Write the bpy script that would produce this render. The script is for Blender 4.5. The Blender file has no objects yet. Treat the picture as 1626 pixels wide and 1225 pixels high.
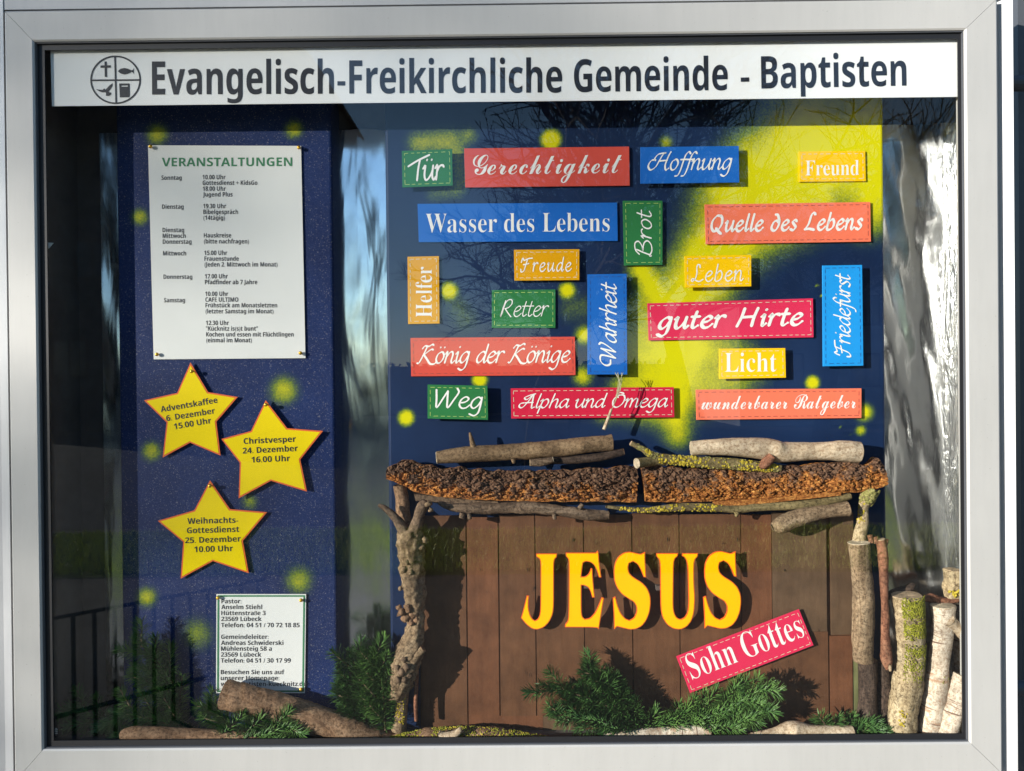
import bpy, bmesh, math, random
import numpy as np
from mathutils import Vector, Matrix, noise
random.seed(7); rng = np.random.default_rng(7)
SC = bpy.context.scene; COL = SC.collection
rad = math.radians

# ------------------------------------------------------------ camera
F, CX, CY, EYE = 1221.0, 813.0, 612.5, 1.9
CAMP = Vector((0, -1.071, EYE))
yaw, pit, rol = rad(-0.297), rad(-0.304), rad(-0.583)
fw = Vector((math.sin(yaw)*math.cos(pit), math.cos(yaw)*math.cos(pit), math.sin(pit)))
r0 = Vector((math.cos(yaw), -math.sin(yaw), 0)); u0 = r0.cross(fw)
AR = r0*math.cos(rol)+u0*math.sin(rol); AU = -r0*math.sin(rol)+u0*math.cos(rol)
cd = bpy.data.cameras.new('camera'); cam = bpy.data.objects.new('camera', cd); COL.objects.link(cam)
cd.sensor_width = 36; cd.lens = 36*F/1626; cd.clip_start = .02; cd.clip_end = 2000
cam.matrix_world = Matrix(((AR.x, AU.x, -fw.x, CAMP.x), (AR.y, AU.y, -fw.y, CAMP.y), (AR.z, AU.z, -fw.z, CAMP.z), (0, 0, 0, 1)))
SC.camera = cam
# ------------------------------------------------------------ world, sun, exposure
SHX, SHZ, SHN = .16, 1.72, 13500
SUN = Vector((-1.45, -1.0, 0.35)).normalized()
w = bpy.data.worlds.new("World"); SC.world = w; w.use_nodes = True
nt = w.node_tree; bg = nt.nodes['Background']
sky = nt.nodes.new('ShaderNodeTexSky'); sky.sky_type = 'NISHITA'; sky.sun_disc = False
sky.air_density = 1.0; sky.dust_density = 0.1; sky.ozone_density = 3.0
sky.sun_elevation = math.asin(SUN.z); sky.sun_rotation = math.atan2(SUN.x, SUN.y)
nt.links.new(sky.outputs[0], bg.inputs[0]); bg.inputs[1].default_value = 0.12
sl = bpy.data.lights.new('sun', 'SUN'); sl.energy = 4.4; sl.angle = rad(.53); sl.color = (1, .955, .88)
so = bpy.data.objects.new('sun', sl); COL.objects.link(so); so.rotation_euler = SUN.to_track_quat('Z', 'Y').to_euler()
SC.view_settings.view_transform = 'Standard'; SC.view_settings.look = 'None'
SC.view_settings.exposure = 1.0; SC.view_settings.gamma = 1
SC.cycles.max_bounces = 8; SC.cycles.transparent_max_bounces = 12

# ------------------------------------------------------------ helpers
def U(px, py, y=0.0):
    "point of the plane at depth y that photo pixel (px,py) falls on"
    d = AR*((px-CX)/F)-AU*((py-CY)/F)+fw
    return CAMP+d*((y-CAMP.y)/d.y)
def M(p, y=0.0): return p*(y-CAMP.y)/F         # pixels -> metres at depth y

def link(o, parent=None):
    COL.objects.link(o)
    if parent is not None: o.parent = parent
    return o
def thing(name, label, cat, loc, group=None):
    o = link(bpy.data.objects.new(name, None)); o.location = loc; o.empty_display_size = .02
    o['label'] = label; o['category'] = cat
    if group: o['group'] = group
    return o
def part(name, vs, fs, mat, parent=None, smooth=False, uv=None, attr=None, stuff=False, label=None, structure=False):
    off = Vector((0, 0, 0)) if parent is None else Vector(parent['_w']) if '_w' in parent else parent.location
    me = bpy.data.meshes.new(name)
    me.from_pydata([(v[0]-off[0], v[1]-off[1], v[2]-off[2]) for v in vs], [], [tuple(f) for f in fs])
    if mat: me.materials.append(mat)
    if smooth: me.polygons.foreach_set('use_smooth', [True]*len(me.polygons))
    if uv is not None:
        l = me.uv_layers.new(name='UVMap'); idx = np.empty(len(me.loops), dtype=np.int32); me.loops.foreach_get('vertex_index', idx)
        l.data.foreach_set('uv', np.asarray(uv, dtype=np.float32)[idx].ravel())
    if attr:
        for k, a in attr.items():
            at = me.attributes.new(k, 'FLOAT', 'POINT'); at.data.foreach_set('value', np.asarray(a, dtype=np.float32))
    me.update()
    o = link(bpy.data.objects.new(name, me), parent)
    if stuff: o['kind'] = 'stuff'
    if structure: o['kind'] = 'structure'
    if label: o['label'] = label
    return o
def single(name, label, cat, vs, fs, mat, group=None, **k):
    "one thing that is one mesh, origin at its middle"
    a = np.array([tuple(v) for v in vs]); c = (a.min(0)+a.max(0))/2
    o = part(name, [tuple(v) for v in (a-c)], fs, mat, **k); o.location = c
    o['label'] = label; o['category'] = cat
    if group: o['group'] = group
    return o
def box(x0, x1, y0, y1, z0, z1):
    v = [(x, y, z) for x in (x0, x1) for y in (y0, y1) for z in (z0, z1)]
    return v, [(0, 1, 3, 2), (4, 6, 7, 5), (0, 4, 5, 1), (2, 3, 7, 6), (0, 2, 6, 4), (1, 5, 7, 3)]
class MB:
    def __init__(s): s.v = []; s.f = []
    def add(s, v, f):
        n = len(s.v); s.v += [tuple(p) for p in v]; s.f += [tuple(i+n for i in q) for q in f]; return s
def slab(poly, y, th, edge=0.0):
    "extruded outline: list of world points in one plane; front at y, back at y+th; edge = small chamfer"
    n = len(poly); a = [(p[0], p[2]) for p in poly]
    ar = sum(a[i][0]*a[(i+1) % n][1]-a[(i+1) % n][0]*a[i][1] for i in range(n))
    if ar < 0: poly = poly[::-1]
    v = []; f = []
    if edge:
        ins = inset([(p[0], p[2]) for p in poly], edge)
        v += [(q[0], y, q[1]) for q in ins]; v += [(p[0], y+edge, p[2]) for p in poly]; v += [(p[0], y+th, p[2]) for p in poly]; L = 3
    else:
        v += [(p[0], y, p[2]) for p in poly]; v += [(p[0], y+th, p[2]) for p in poly]; L = 2
    f.append(tuple(range(n))); f.append(tuple(reversed(range((L-1)*n, L*n))))
    for k in range(L-1):
        for i in range(n):
            j = (i+1) % n; f.append((k*n+i, (k+1)*n+i, (k+1)*n+j, k*n+j))
    return v, f
def inset(a, d):
    "move a counter-clockwise outline inwards by d"
    n = len(a); r = []
    for i in range(n):
        p, c, q = Vector(a[i-1]), Vector(a[i]), Vector(a[(i+1) % n])
        e1 = (c-p).normalized(); e2 = (q-c).normalized()
        n1 = Vector((-e1.y, e1.x)); n2 = Vector((-e2.y, e2.x)); m = n1+n2
        if m.length < .3: m = n1
        m.normalize(); k = max(.45, m.dot(n1)); r.append(tuple(c+m*(d/k)))
    return r
def chaikin(p, it=1):
    for _ in range(it):
        r = []
        for i in range(len(p)):
            a, b = p[i], p[(i+1) % len(p)]
            r += [(a[0]*.75+b[0]*.25, a[1]*.75+b[1]*.25), (a[0]*.25+b[0]*.75, a[1]*.25+b[1]*.75)]
        p = r
    return p
def catmull(pts, per=6):
    P = [np.array(p, float) for p in pts]
    if len(P) < 3:
        return [P[0]+(P[-1]-P[0])*t/per for t in range(per+1)]
    P = [2*P[0]-P[1]]+P+[2*P[-1]-P[-2]]; out = []
    for i in range(1, len(P)-2):
        for k in range(per):
            t = k/per; a, b, c, d = P[i-1:i+3]
            out.append(.5*((2*b)+(-a+c)*t+(2*a-5*b+4*c-d)*t*t+(-a+3*b-3*c+d)*t**3))
    out.append(P[-2]); return out

# ------------------------------------------------------------ materials
def mat(name, col=(.5, .5, .5), rough=.6, metal=0.0, spec=.5):
    m = bpy.data.materials.new(name); m.use_nodes = True
    b = m.node_tree.nodes['Principled BSDF']; b.inputs['Base Color'].default_value = (*col, 1)
    b.inputs['Roughness'].default_value = rough; b.inputs['Metallic'].default_value = metal; b.inputs['Specular IOR Level'].default_value = spec
    return m
class N:
    "tiny node-tree writer"
    def __init__(s, m): s.t = m.node_tree; s.b = s.t.nodes['Principled BSDF']
    def new(s, typ, **k):
        n = s.t.nodes.new(typ)
        for a, b in k.items(): setattr(n, a, b)
        return n
    def ln(s, a, b): s.t.links.new(a, b)
    def coord(s, kind='Object', scale=(1, 1, 1)):
        c = s.new('ShaderNodeTexCoord'); mp = s.new('ShaderNodeMapping'); s.ln(c.outputs[kind], mp.inputs[0]); mp.inputs['Scale'].default_value = scale
        return mp.outputs[0]
    def noise(s, v, scale=5, detail=4, rough=.6, dist=0):
        n = s.new('ShaderNodeTexNoise'); s.ln(v, n.inputs['Vector']); n.inputs['Scale'].default_value = scale; n.inputs['Detail'].default_value = detail
        n.inputs['Roughness'].default_value = rough; n.inputs['Distortion'].default_value = dist; return n.outputs['Fac']
    def vor(s, v, scale=5, feat='F1', out='Distance'):
        n = s.new('ShaderNodeTexVoronoi'); n.feature = feat; s.ln(v, n.inputs['Vector']); n.inputs['Scale'].default_value = scale; return n.outputs[out]
    def ramp(s, f, stops, interp='LINEAR'):
        r = s.new('ShaderNodeValToRGB'); s.ln(f, r.inputs[0]); r.color_ramp.interpolation = interp; e = r.color_ramp.elements
        while len(e) < len(stops): e.new(.5)
        for i, (p, c) in enumerate(stops):
            e[i].position = p; e[i].color = (*c, 1) if hasattr(c, '__len__') else (c, c, c, 1)
        return r.outputs[0]
    def mix(s, f, a, b, mode='MIX'):
        n = s.new('ShaderNodeMix'); n.data_type = 'RGBA'; n.blend_type = mode
        for sock, v in ((n.inputs[0], f), (n.inputs[6], a), (n.inputs[7], b)):
            if hasattr(v, 'links'): s.ln(v, sock)
            elif hasattr(v, '__len__'): sock.default_value = (*v, 1)
            else: sock.default_value = v
        return n.outputs[2]
    def math(s, op, a, b=None):
        n = s.new('ShaderNodeMath'); n.operation = op
        for i, v in enumerate((a, b)):
            if v is None: continue
            if hasattr(v, 'links'): s.ln(v, n.inputs[i])
            else: n.inputs[i].default_value = v
        return n.outputs[0]
    def attr(s, name):
        a = s.new('ShaderNodeAttribute'); a.attribute_name = name; return a.outputs['Fac']
    def col(s, c): s.ln(c, s.b.inputs['Base Color'])
    def rgh(s, c): s.ln(c, s.b.inputs['Roughness'])
    def bump(s, h, strength=.5, dist=.001):
        n = s.new('ShaderNodeBump'); n.inputs['Strength'].default_value = strength; n.inputs['Distance'].default_value = dist
        s.ln(h, n.inputs['Height']); s.ln(n.outputs[0], s.b.inputs['Normal'])

def paper(name, col, rough=.55, var=.06):
    m = mat(name, col, rough, spec=.15); n = N(m); v = n.coord()
    f = n.noise(v, 14, 5, .65); g = n.noise(v, 900, 2, .6)
    n.col(n.mix(1.0, n.mix(1.0, col, n.ramp(f, [(.3, 1-var), (.7, 1.0)]), 'MULTIPLY'), n.ramp(g, [(.3, .93), (.7, 1.0)]), 'MULTIPLY'))
    n.bump(n.mix(.5, f, g), .25, .0006); return m
def bark_mat(name, c1, c2, c3, along=10, around=70, rough=.85, bump=.8, spots=None, birch=False):
    "c1 crevice, c2 body, c3 highlights; UV = metres along, metres around"
    m = mat(name, c2, rough, spec=.2); n = N(m); uv = n.coord('UV', (along, around, 1)); ob = n.coord()
    f = n.noise(uv, 1, 10, .78, .9); g = n.noise(ob, 260, 7, .8); big = n.noise(ob, 26, 4, .65)
    c = n.ramp(f, [(.3, c1), (.48, c2), (.72, c3)])
    c = n.mix(n.ramp(g, [(.40, .85), (.54, .0)]), c, c1)
    c = n.mix(1.0, c, n.ramp(big, [(.3, .55), (.7, 1.2)]), 'MULTIPLY')
    h = n.mix(.45, f, g)
    if birch:
        uv2 = n.coord('UV', (260, 26, 1)); s = n.noise(uv2, 1, 3, .6, .2)
        k = n.ramp(s, [(.6, 0.0), (.68, 1.0)]); c = n.mix(k, c, (.16, .1, .07))
        p = n.noise(n.coord('UV', (60, 22, 1)), 1, 4, .7, .8); c = n.mix(n.ramp(p, [(.56, 0.0), (.64, .8)]), c, (.38, .22, .13))
        h = n.mix(.3, h, s)
    if spots:
        s = n.noise(ob, 55, 5, .7); c = n.mix(n.ramp(s, [(.55, 0.0), (.63, .9)]), c, spots)
    n.col(c); n.bump(h, bump, .0035); return m
def wood_end(name, c=(.5, .33, .18)):
    m = mat(name, c, .8, spec=.2); n = N(m); v = n.coord()
    r = n.noise(v, 160, 6, .75, 1.5); k = n.noise(v, 45, 3, .6)
    n.col(n.mix(1.0, n.ramp(r, [(.3, tuple(x*.45 for x in c)), (.6, c)]), n.ramp(k, [(.35, .6), (.65, 1.1)]), 'MULTIPLY')); n.bump(r, .6, .001); return m

M_ = {}
def alu(name, col, rough, seed):
    m = mat(name, col, rough, .12, .45); n = N(m); v = n.coord('Object', (1, 1, 1))
    a = n.noise(v, 5+seed, 5, .6); s = n.noise(n.coord('Object', (3, 40, 3)), 60, 3, .6); d = n.noise(v, 330, 3, .6)
    c = n.mix(1.0, col, n.ramp(a, [(.3, .93), (.7, 1.0)]), 'MULTIPLY'); c = n.mix(n.ramp(d, [(.70, 0.0), (.75, .7)]), c, (.2, .18, .15)); c = n.mix(1.0, c, n.ramp(n.noise(n.coord('Object', (14, 14, 1.6)), 6, 5, .65), [(.35, .965), (.6, 1.0)]), 'MULTIPLY')
    n.col(c); n.rgh(n.ramp(a, [(.3, rough-.07), (.7, rough+.08)])); n.bump(n.mix(.5, s, d), .05, .0002); return m
M_['alu'] = alu('brushed_aluminium', (.49, .48, .455), .42, 0)
M_['alu2'] = alu('housing_aluminium', (.46, .46, .46), .45, 2)
M_['rubber'] = mat('black_rubber', (.012, .012, .014), .5)
m = M_['inner'] = mat('matt_foil_wall', (.50, .50, .49), .26, .9); n = N(m); n.bump(n.noise(n.coord('Object', (1, 1, .25)), 22, 4, .55, 2.5), 1.0, .008)
M_['dark'] = mat('dark_post_paint', (.075, .08, .09), .45)
m = M_['wall'] = mat('bare_panel_and_wall_shade', (.085, .07, .06), .8); n = N(m); n.col(n.ramp(n.noise(n.coord(), 20, 6), [(.3, (.07, .055, .05)), (.7, (.11, .095, .085))]))
m = M_['glass'] = bpy.data.materials.new('window_glass'); m.use_nodes = True
t = m.node_tree; t.nodes.remove(t.nodes['Principled BSDF']); out = t.nodes['Material Output']
tr = t.nodes.new('ShaderNodeBsdfTransparent'); gl = t.nodes.new('ShaderNodeBsdfGlossy'); gl.inputs['Roughness'].default_value = 0.0
tr.inputs[0].default_value = (.985, .99, .985, 1)
ge = t.nodes.new('ShaderNodeNewGeometry'); dt = t.nodes.new('ShaderNodeVectorMath'); dt.operation = 'DOT_PRODUCT'
t.links.new(ge.outputs['Normal'], dt.inputs[0]); t.links.new(ge.outputs['Incoming'], dt.inputs[1])
def mth(op, a, b):
    x = t.nodes.new('ShaderNodeMath'); x.operation = op
    for i, q in enumerate((a, b)):
        if hasattr(q, 'links'): t.links.new(q, x.inputs[i])
        elif q is not None: x.inputs[i].default_value = q
    return x.outputs[0]
c_ = mth('ABSOLUTE', dt.outputs['Value'], None); f_ = mth('ADD', mth('MULTIPLY', mth('POWER', mth('SUBTRACT', 1.0, c_), 5.0), .95), .045)
mx = t.nodes.new('ShaderNodeMixShader'); t.links.new(f_, mx.inputs[0]); t.links.new(tr.outputs[0], mx.inputs[1]); t.links.new(gl.outputs[0], mx.inputs[2]); t.links.new(mx.outputs[0], out.inputs[0])
tc = t.nodes.new('ShaderNodeTexCoord'); nz = t.nodes.new('ShaderNodeTexNoise'); nz.inputs['Scale'].default_value = 3.5; nz.inputs['Detail'].default_value = 1
bp = t.nodes.new('ShaderNodeBump'); bp.inputs['Distance'].default_value = .0006; bp.inputs['Strength'].default_value = .6
t.links.new(tc.outputs['Object'], nz.inputs['Vector']); t.links.new(nz.outputs['Fac'], bp.inputs['Height']); t.links.new(bp.outputs[0], gl.inputs['Normal'])
m = M_['foil'] = mat('silver_foil', (.82, .83, .84), .07, 1.0); n = N(m); v = n.coord()
n.bump(n.mix(.12, n.noise(n.coord('Object', (1, 1, .3)), 34, 3, .5, 1.0), n.noise(v, 240, 2, .5)), .28, .0012); n.rgh(n.ramp(n.noise(v, 25, 4), [(.3, .10), (.7, .2)]))
m = M_['foil2'] = mat('brushed_silver_foil', (.84, .86, .90), .24, 1.0); n = N(m); v = n.coord()
n.bump(n.noise(n.coord('Object', (1.4, 1, .3)), 20, 2, .5, .8), .45, .0022); n.rgh(n.ramp(n.noise(v, 20, 4), [(.3, .09), (.7, .20)]))

# ------------------------------------------------------------ text
_cache = {}
UP = dict(sb=(0x1d5d4, 0x1d5ee), serif=(0x1d400, 0x1d41a), script=(0x1d4d0, 0x1d4ea), bi=(0x1d468, 0x1d482))
UML = {'ä': 'a', 'ö': 'o', 'ü': 'u'}
def conv(s, fam):
    r = ''
    for ch in s:
        ch = UML.get(ch, ch)
        if fam in UP and 'A' <= ch <= 'Z': r += chr(UP[fam][0]+ord(ch)-65)
        elif fam in UP and 'a' <= ch <= 'z': r += chr(UP[fam][1]+ord(ch)-97)
        elif fam == 'sb' and '0' <= ch <= '9': r += chr(0x1d7ec+ord(ch)-48)
        else: r += ch
    return r
def rawtext(body, fam, off=0.0, res=4):
    k = (body, fam, off, res)
    if k in _cache: return _cache[k]
    if '_o' not in _cache: c = bpy.data.curves.new('t', 'FONT'); _cache['_o'] = bpy.data.objects.new('t', c)
    o = _cache['_o']; c = o.data; c.body = conv(body, fam); c.offset = off; c.resolution_u = res
    me = o.to_mesh(); v = np.array([tuple(p.co) for p in me.vertices]) if len(me.vertices) else np.zeros((0, 3)); f = [tuple(p.vertices) for p in me.polygons]
    o.to_mesh_clear()
    _cache[k] = (v, f); return v, f
def textmesh(body, fam, off=0.0, res=4):
    v, f = rawtext(body, fam, off, res); v = v.copy(); f = list(f)
    for i, ch in enumerate(body):
        if ch in UML:
            a, _ = rawtext(body[:i+1], fam, off, res); b, _ = rawtext(ch, fam, off, res)
            x1 = a[:, 0].max(); wd = b[:, 0].max()-b[:, 0].min(); y = b[:, 1].max()+.13
            sl_ = .04 if fam in ('script', 'bi') else 0
            for q in (.3, .7):
                cx = x1-wd*(1-q)+sl_; n0 = len(v); r = .055
                v = np.vstack([v, [(cx+r*math.cos(t*math.pi/4), y+r*math.sin(t*math.pi/4), 0) for t in range(8)]]); f.append(tuple(range(n0, n0+8)))
    return v, f
def put(v, f, A, B, H, ink=True, y=None):
    "map text mesh: ink x-range -> A..B (world), one text unit of height -> H metres"
    A = Vector(A); B = Vector(B); x0, x1 = v[:, 0].min(), v[:, 0].max()
    ex = (B-A)/(x1-x0); pn = Vector((-(B-A).z, 0, (B-A).x)).normalized()
    return [A+ex*(p[0]-x0)+pn*((p[1] if p[1] > 0 else p[1]*.82)*H)+Vector((0, -p[2], 0)) for p in v], f
def capH(fam, ch='H'):
    v, _ = rawtext(ch, fam); return v[:, 1].max()
def textline(mb, body, fam, a, b, cap, y, off=0.0, res=3, perpx=None):
    "a,b = photo pixels of the baseline's ends; cap = cap height in px; perpx: px per text unit when b is only a direction"
    v, f = textmesh(body, fam, off, res)
    A = U(*a, y)
    if perpx: 
        d = Vector((b[0]-a[0], b[1]-a[1])).normalized()*perpx*(v[:, 0].max()-v[:, 0].min()); B = U(a[0]+d.x, a[1]+d.y, y)
    else: B = U(*b, y)
    mb.add(*put(v, f, A, B, M(cap, y)/capH(fam)))

# pen-drawn hand: (advance, strokes); x-height 1, ascender 1.65
A_ = [(.8, .85), (.55, 1), (.2, .7), (.1, .25), (.3, 0), (.6, .25), (.8, .7)]
PEN = {
 'a': (1.02, [A_, [(.82, 1), (.77, .3), (.88, 0), (1.05, .2)]]),
 'b': (.95, [[(.28, 1.65), (.18, .8), (.12, .12), (.35, -.02), (.7, .2), (.8, .65), (.6, 1), (.3, .8), (.15, .5)]]),
 'd': (1.02, [A_, [(.9, 1.65), (.82, .8), (.78, .2), (.88, 0), (1.05, .2)]]),
 'D': (1.0, [[(.3, 1.55), (.55, 1.5), (.8, 1.0), (.82, .5), (.6, .05), (.3, 0), (.1, .3), (.25, .8), (.55, .95), (.78, .8)]]),
 'e': (.85, [[(.12, .45), (.5, .55), (.72, .82), (.5, 1), (.2, .75), (.1, .3), (.3, 0), (.6, .03), (.86, .3)]]),
 'f': (.62, [[(.95, 1.5), (.75, 1.68), (.5, 1.4), (.38, .8), (.28, 0), (.12, -.5), (-.15, -.6)], [(.1, .95), (.72, .97)]]),
 'g': (.98, [A_, [(.82, 1), (.78, .2), (.68, -.4), (.4, -.65), (.05, -.5)]]),
 'h': (1.0, [[(.28, 1.65), (.18, .8), (.1, 0)], [(.14, .5), (.4, .9), (.65, 1), (.76, .75), (.72, .2), (.82, 0), (1.0, .2)]]),
 'i': (.42, [[(.0, .8), (.18, 1), (.15, .3), (.22, 0), (.42, .2)], [(.24, 1.4), (.27, 1.45)]]),
 'l': (.45, [[(.28, 1.65), (.18, .8), (.15, .2), (.26, 0), (.45, .2)]]),
 'm': (1.5, [[(.0, .8), (.17, 1), (.1, 0)], [(.13, .45), (.35, .9), (.55, 1), (.65, .75), (.6, 0)], [(.62, .45), (.85, .9), (1.08, 1), (1.18, .75), (1.15, .2), (1.27, 0), (1.48, .2)]]),
 'n': (1.0, [[(.0, .8), (.17, 1), (.1, 0)], [(.13, .45), (.38, .9), (.6, 1), (.72, .75), (.68, .2), (.8, 0), (1.0, .2)]]),
 'o': (.88, [[(.5, 1), (.2, .8), (.1, .35), (.3, 0), (.6, .1), (.78, .55), (.65, .92), (.45, 1)]]),
 'p': (.95, [[(.0, .8), (.2, 1), (.12, .3), (.0, -.65)], [(.14, .55), (.35, .92), (.65, 1), (.8, .6), (.6, .1), (.35, 0), (.15, .2)]]),
 'r': (.7, [[(.0, .8), (.18, 1), (.1, 0)], [(.13, .5), (.35, .92), (.6, 1), (.7, .88)]]),
 's': (.72, [[(.65, .85), (.45, 1), (.22, .82), (.4, .55), (.6, .3), (.4, 0), (.05, .1)]]),
 't': (.6, [[(.32, 1.45), (.22, .8), (.18, .2), (.32, 0), (.58, .2)], [(.0, .98), (.58, 1.0)]]),
 'u': (1.02, [[(.0, .8), (.18, 1), (.12, .35), (.25, 0), (.5, .15), (.75, .6), (.82, 1)], [(.82, 1), (.76, .3), (.88, 0), (1.05, .2)]]),
 'w': (1.4, [[(.0, .85), (.18, 1), (.15, .3), (.35, 0), (.62, .3), (.7, 1)], [(.7, 1), (.68, .3), (.85, 0), (1.15, .3), (1.25, .95)]]),
 'V': (1.75, [[(.12, .55), (-.3, .6), (-.5, 1.05), (-.25, 1.5), (.25, 1.55), (.42, 1.2), (.4, .05)], [(.4, .05), (.8, .9), (1.0, 1.5)], [(1.0, 1.5), (.98, .05)], [(.98, .05), (1.4, .9), (1.55, 1.45), (1.35, 1.7)]]),
 'T': (1.25, [[(.0, 1.0), (.8, 1.4), (1.7, 1.75)], [(.95, 1.45), (.82, .8), (.75, 0)]]),
 'R': (1.35, [[(.35, 1.55), (.2, .8), (.1, 0), (.2, .3), (.35, 1.2), (.6, 1.6), (.95, 1.6), (1.05, 1.25), (.8, .9), (.4, .75)], [(.45, .75), (.8, .35), (1.2, -.05)]]),
 'B': (1.3, [[(.35, 1.5), (.2, .8), (.05, .0), (.0, .15)], [(.0, 1.2), (.3, 1.6), (.8, 1.65), (1.0, 1.3), (.7, .95), (.35, .85), (.9, .75), (1.15, .4), (.9, .02), (.4, -.05), (.05, .2)]]),
 'W': (1.72, [[(.0, 1.6), (.1, .8), (.2, .0), (.6, .9), (.85, 1.5)], [(.85, 1.5), (.9, .7), (1.0, 0), (1.4, .8), (1.65, 1.4), (1.5, 1.75)]]),
 'L': (1.25, [[(.8, 1.35), (.72, 1.6), (.5, 1.62), (.45, 1.3), (.5, .8), (.4, .3), (.12, .02), (.0, .15), (.15, .28), (.5, .08), (.85, .0), (1.2, .2)]]),
 'Y': (1.25, [[(1.0, 1.5), (.75, 1.66), (.55, 1.4), (.4, .6), (.1, .06)], [(.05, .05), (.55, .1), (1.1, .0)]]),
 'F': (1.4, [[(.0, 1.05), (.15, 1.55), (.4, 1.3), (.9, 1.5), (1.5, 1.55)], [(.85, 1.5), (.65, .8), (.45, .1), (.1, -.05), (.0, .3)], [(.3, .8), (.7, .85), (1.05, .95)]]),
 'H': (2.1, [[(.55, .95), (.2, .9), (.0, .4), (.3, .02), (.75, .3), (1.0, .95), (1.25, 1.5), (1.5, 1.6), (.8, 1.5), (.5, 1.1), (.6, .9)], [(1.95, 1.7), (1.8, 1.3), (1.65, .5), (1.8, .0), (2.05, .15)], [(1.0, .85), (1.75, .9)]]),
 'K': (1.6, [[(.2, 1.3), (.4, 1.55), (.75, 1.5), (1.05, 1.68), (1.2, 1.6)], [(.62, 1.5), (.42, .8), (.15, .05), (-.05, .0)], [(1.25, 1.2), (1.0, 1.2), (.42, .72)], [(.42, .78), (.8, .38), (1.2, -.05), (1.6, -.08), (1.75, .12)]]),
 'A': (1.6, [[(1.3, 1.65), (.8, 1.5), (.3, 1.2), (.6, 1.0), (1.1, 1.6)], [(1.1, 1.6), (.75, .7), (.35, .05), (.0, .15), (.05, .5), (.4, .6)], [(1.15, 1.6), (1.2, .8), (1.3, .0), (1.55, .1)], [(.5, .6), (1.3, .65)]]),
 'O': (1.4, [[(.75, 1.45), (.35, 1.3), (.12, .75), (.3, .15), (.7, .0), (1.1, .35), (1.25, .95), (1.05, 1.4), (.72, 1.45)], [(.55, 1.15), (.3, 1.45), (.6, 1.72), (1.0, 1.62)]]),
 'Q': (1.45, [[(.9, 1.5), (.5, 1.5), (.12, 1.0), (.12, .4), (.4, .02), (.85, .15), (1.15, .7), (1.1, 1.3), (.85, 1.55)], [(.6, .3), (.95, -.05), (1.25, -.25)]]),
 'Z': (1.6, [[(.4, 1.6), (.3, .8), (.1, .0)], [(1.35, 1.6), (1.2, .8), (1.15, .0)], [(.3, .8), (1.2, .85)]]),
 'J': (1.35, [[(.55, 1.55), (.4, .6), (.1, .05), (.5, .0), (1.05, .1)], [(.55, 1.55), (1.15, 1.6)]]),
 ' ': (.6, [])}
def pentext(body, w0=.08, w1=.08, nib=40, slant=0.0, track=0.0):
    v = []; f = []; x = 0.0; na = rad(nib); layer = 0
    for ch in body:
        adv, strokes = PEN[UML.get(ch, ch)]; strokes = list(strokes)
        if ch in UML: strokes += [[(.3, 1.38), (.32, 1.42)], [(.68, 1.38), (.7, 1.42)]]
        for s in strokes:
            P = [Vector((p[0]+x+p[1]*slant, p[1])) for p in catmull(s, 5)]; n0 = len(v); layer += 1; z = .00003*(layer % 7)
            for i, p in enumerate(P):
                d = (P[min(i+1, len(P)-1)]-P[max(i-1, 0)]); d = d.normalized() if d.length > 0 else Vector((1, 0))
                k = abs(d.x*math.sin(na)-d.y*math.cos(na)); ww = w0+(w1-w0)*k
                pn = Vector((-d.y, d.x))*ww/2
                v += [(p.x+pn.x, p.y+pn.y, z), (p.x-pn.x, p.y-pn.y, z)]
            for i in range(len(P)-1): f.append((n0+2*i, n0+2*i+1, n0+2*i+3, n0+2*i+2))
            for e in (0, -1):
                p = P[e]; r = max(w0, .6*w1)/2*1.05; m0 = len(v)
                v += [(p.x+r*math.cos(q*math.pi/4), p.y+r*math.sin(q*math.pi/4), z+.000015) for q in range(8)]; f.append(tuple(range(m0, m0+8)))
        x += adv+track
    return np.array(v), f

# ------------------------------------------------------------ display case
YF, YG = -.066, -.0545          # door front, inner face of the glass
ZC = EYE
X0, X1, Z0, Z1 = -.6267, .5881, EYE-.4777, EYE+.4514      # inner edge of the door frame (at the door's front)
OL, OR_, OT, OB = .0378, .0426, .040, .042
case = thing('display_case', 'silver aluminium display case with glazed door hung full of coloured cards', 'display case', (0, 0, Z0-.05))
def ring(prof_o, prof_y, sides=('left', 'right', 'top', 'bottom'), gap=.0):
    "four mitred rails; prof_o 0..1 outward fraction"
    out = []
    n = len(prof_o)
    def corner(o, sx, sz):
        return (X0-o*OL if sx < 0 else X1+o*OR_, Z0-o*OB if sz < 0 else Z1+o*OT)
    for s, (a, b) in dict(left=((-1, -1), (-1, 1)), right=((1, 1), (1, -1)), top=((-1, 1), (1, 1)), bottom=((1, -1), (-1, -1))).items():
        v = []
        for (c, sg) in ((a, 1), (b, -1)):
            for o, y in zip(prof_o, prof_y):
                x, z = corner(o, *c)
                if s in ('left', 'right'): z += gap*sg*(1 if s == 'left' else -1)
                else: x += gap*sg*(1 if s == 'top' else -1)
                v.append((x, y, z))
        f = [(i, (i+1) % n, n+(i+1) % n, n+i) for i in range(n)]+[tuple(range(n))[::-1], tuple(range(n, 2*n))]
        out.append((s, v, f))
    return out
for s, v, f in ring([0, 0, .05, .95, 1, 1], [-.045, -.0645, YF, YF, -.0645, -.035], gap=.00025): part('frame_rail', v, f, M_['alu'], case)
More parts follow.
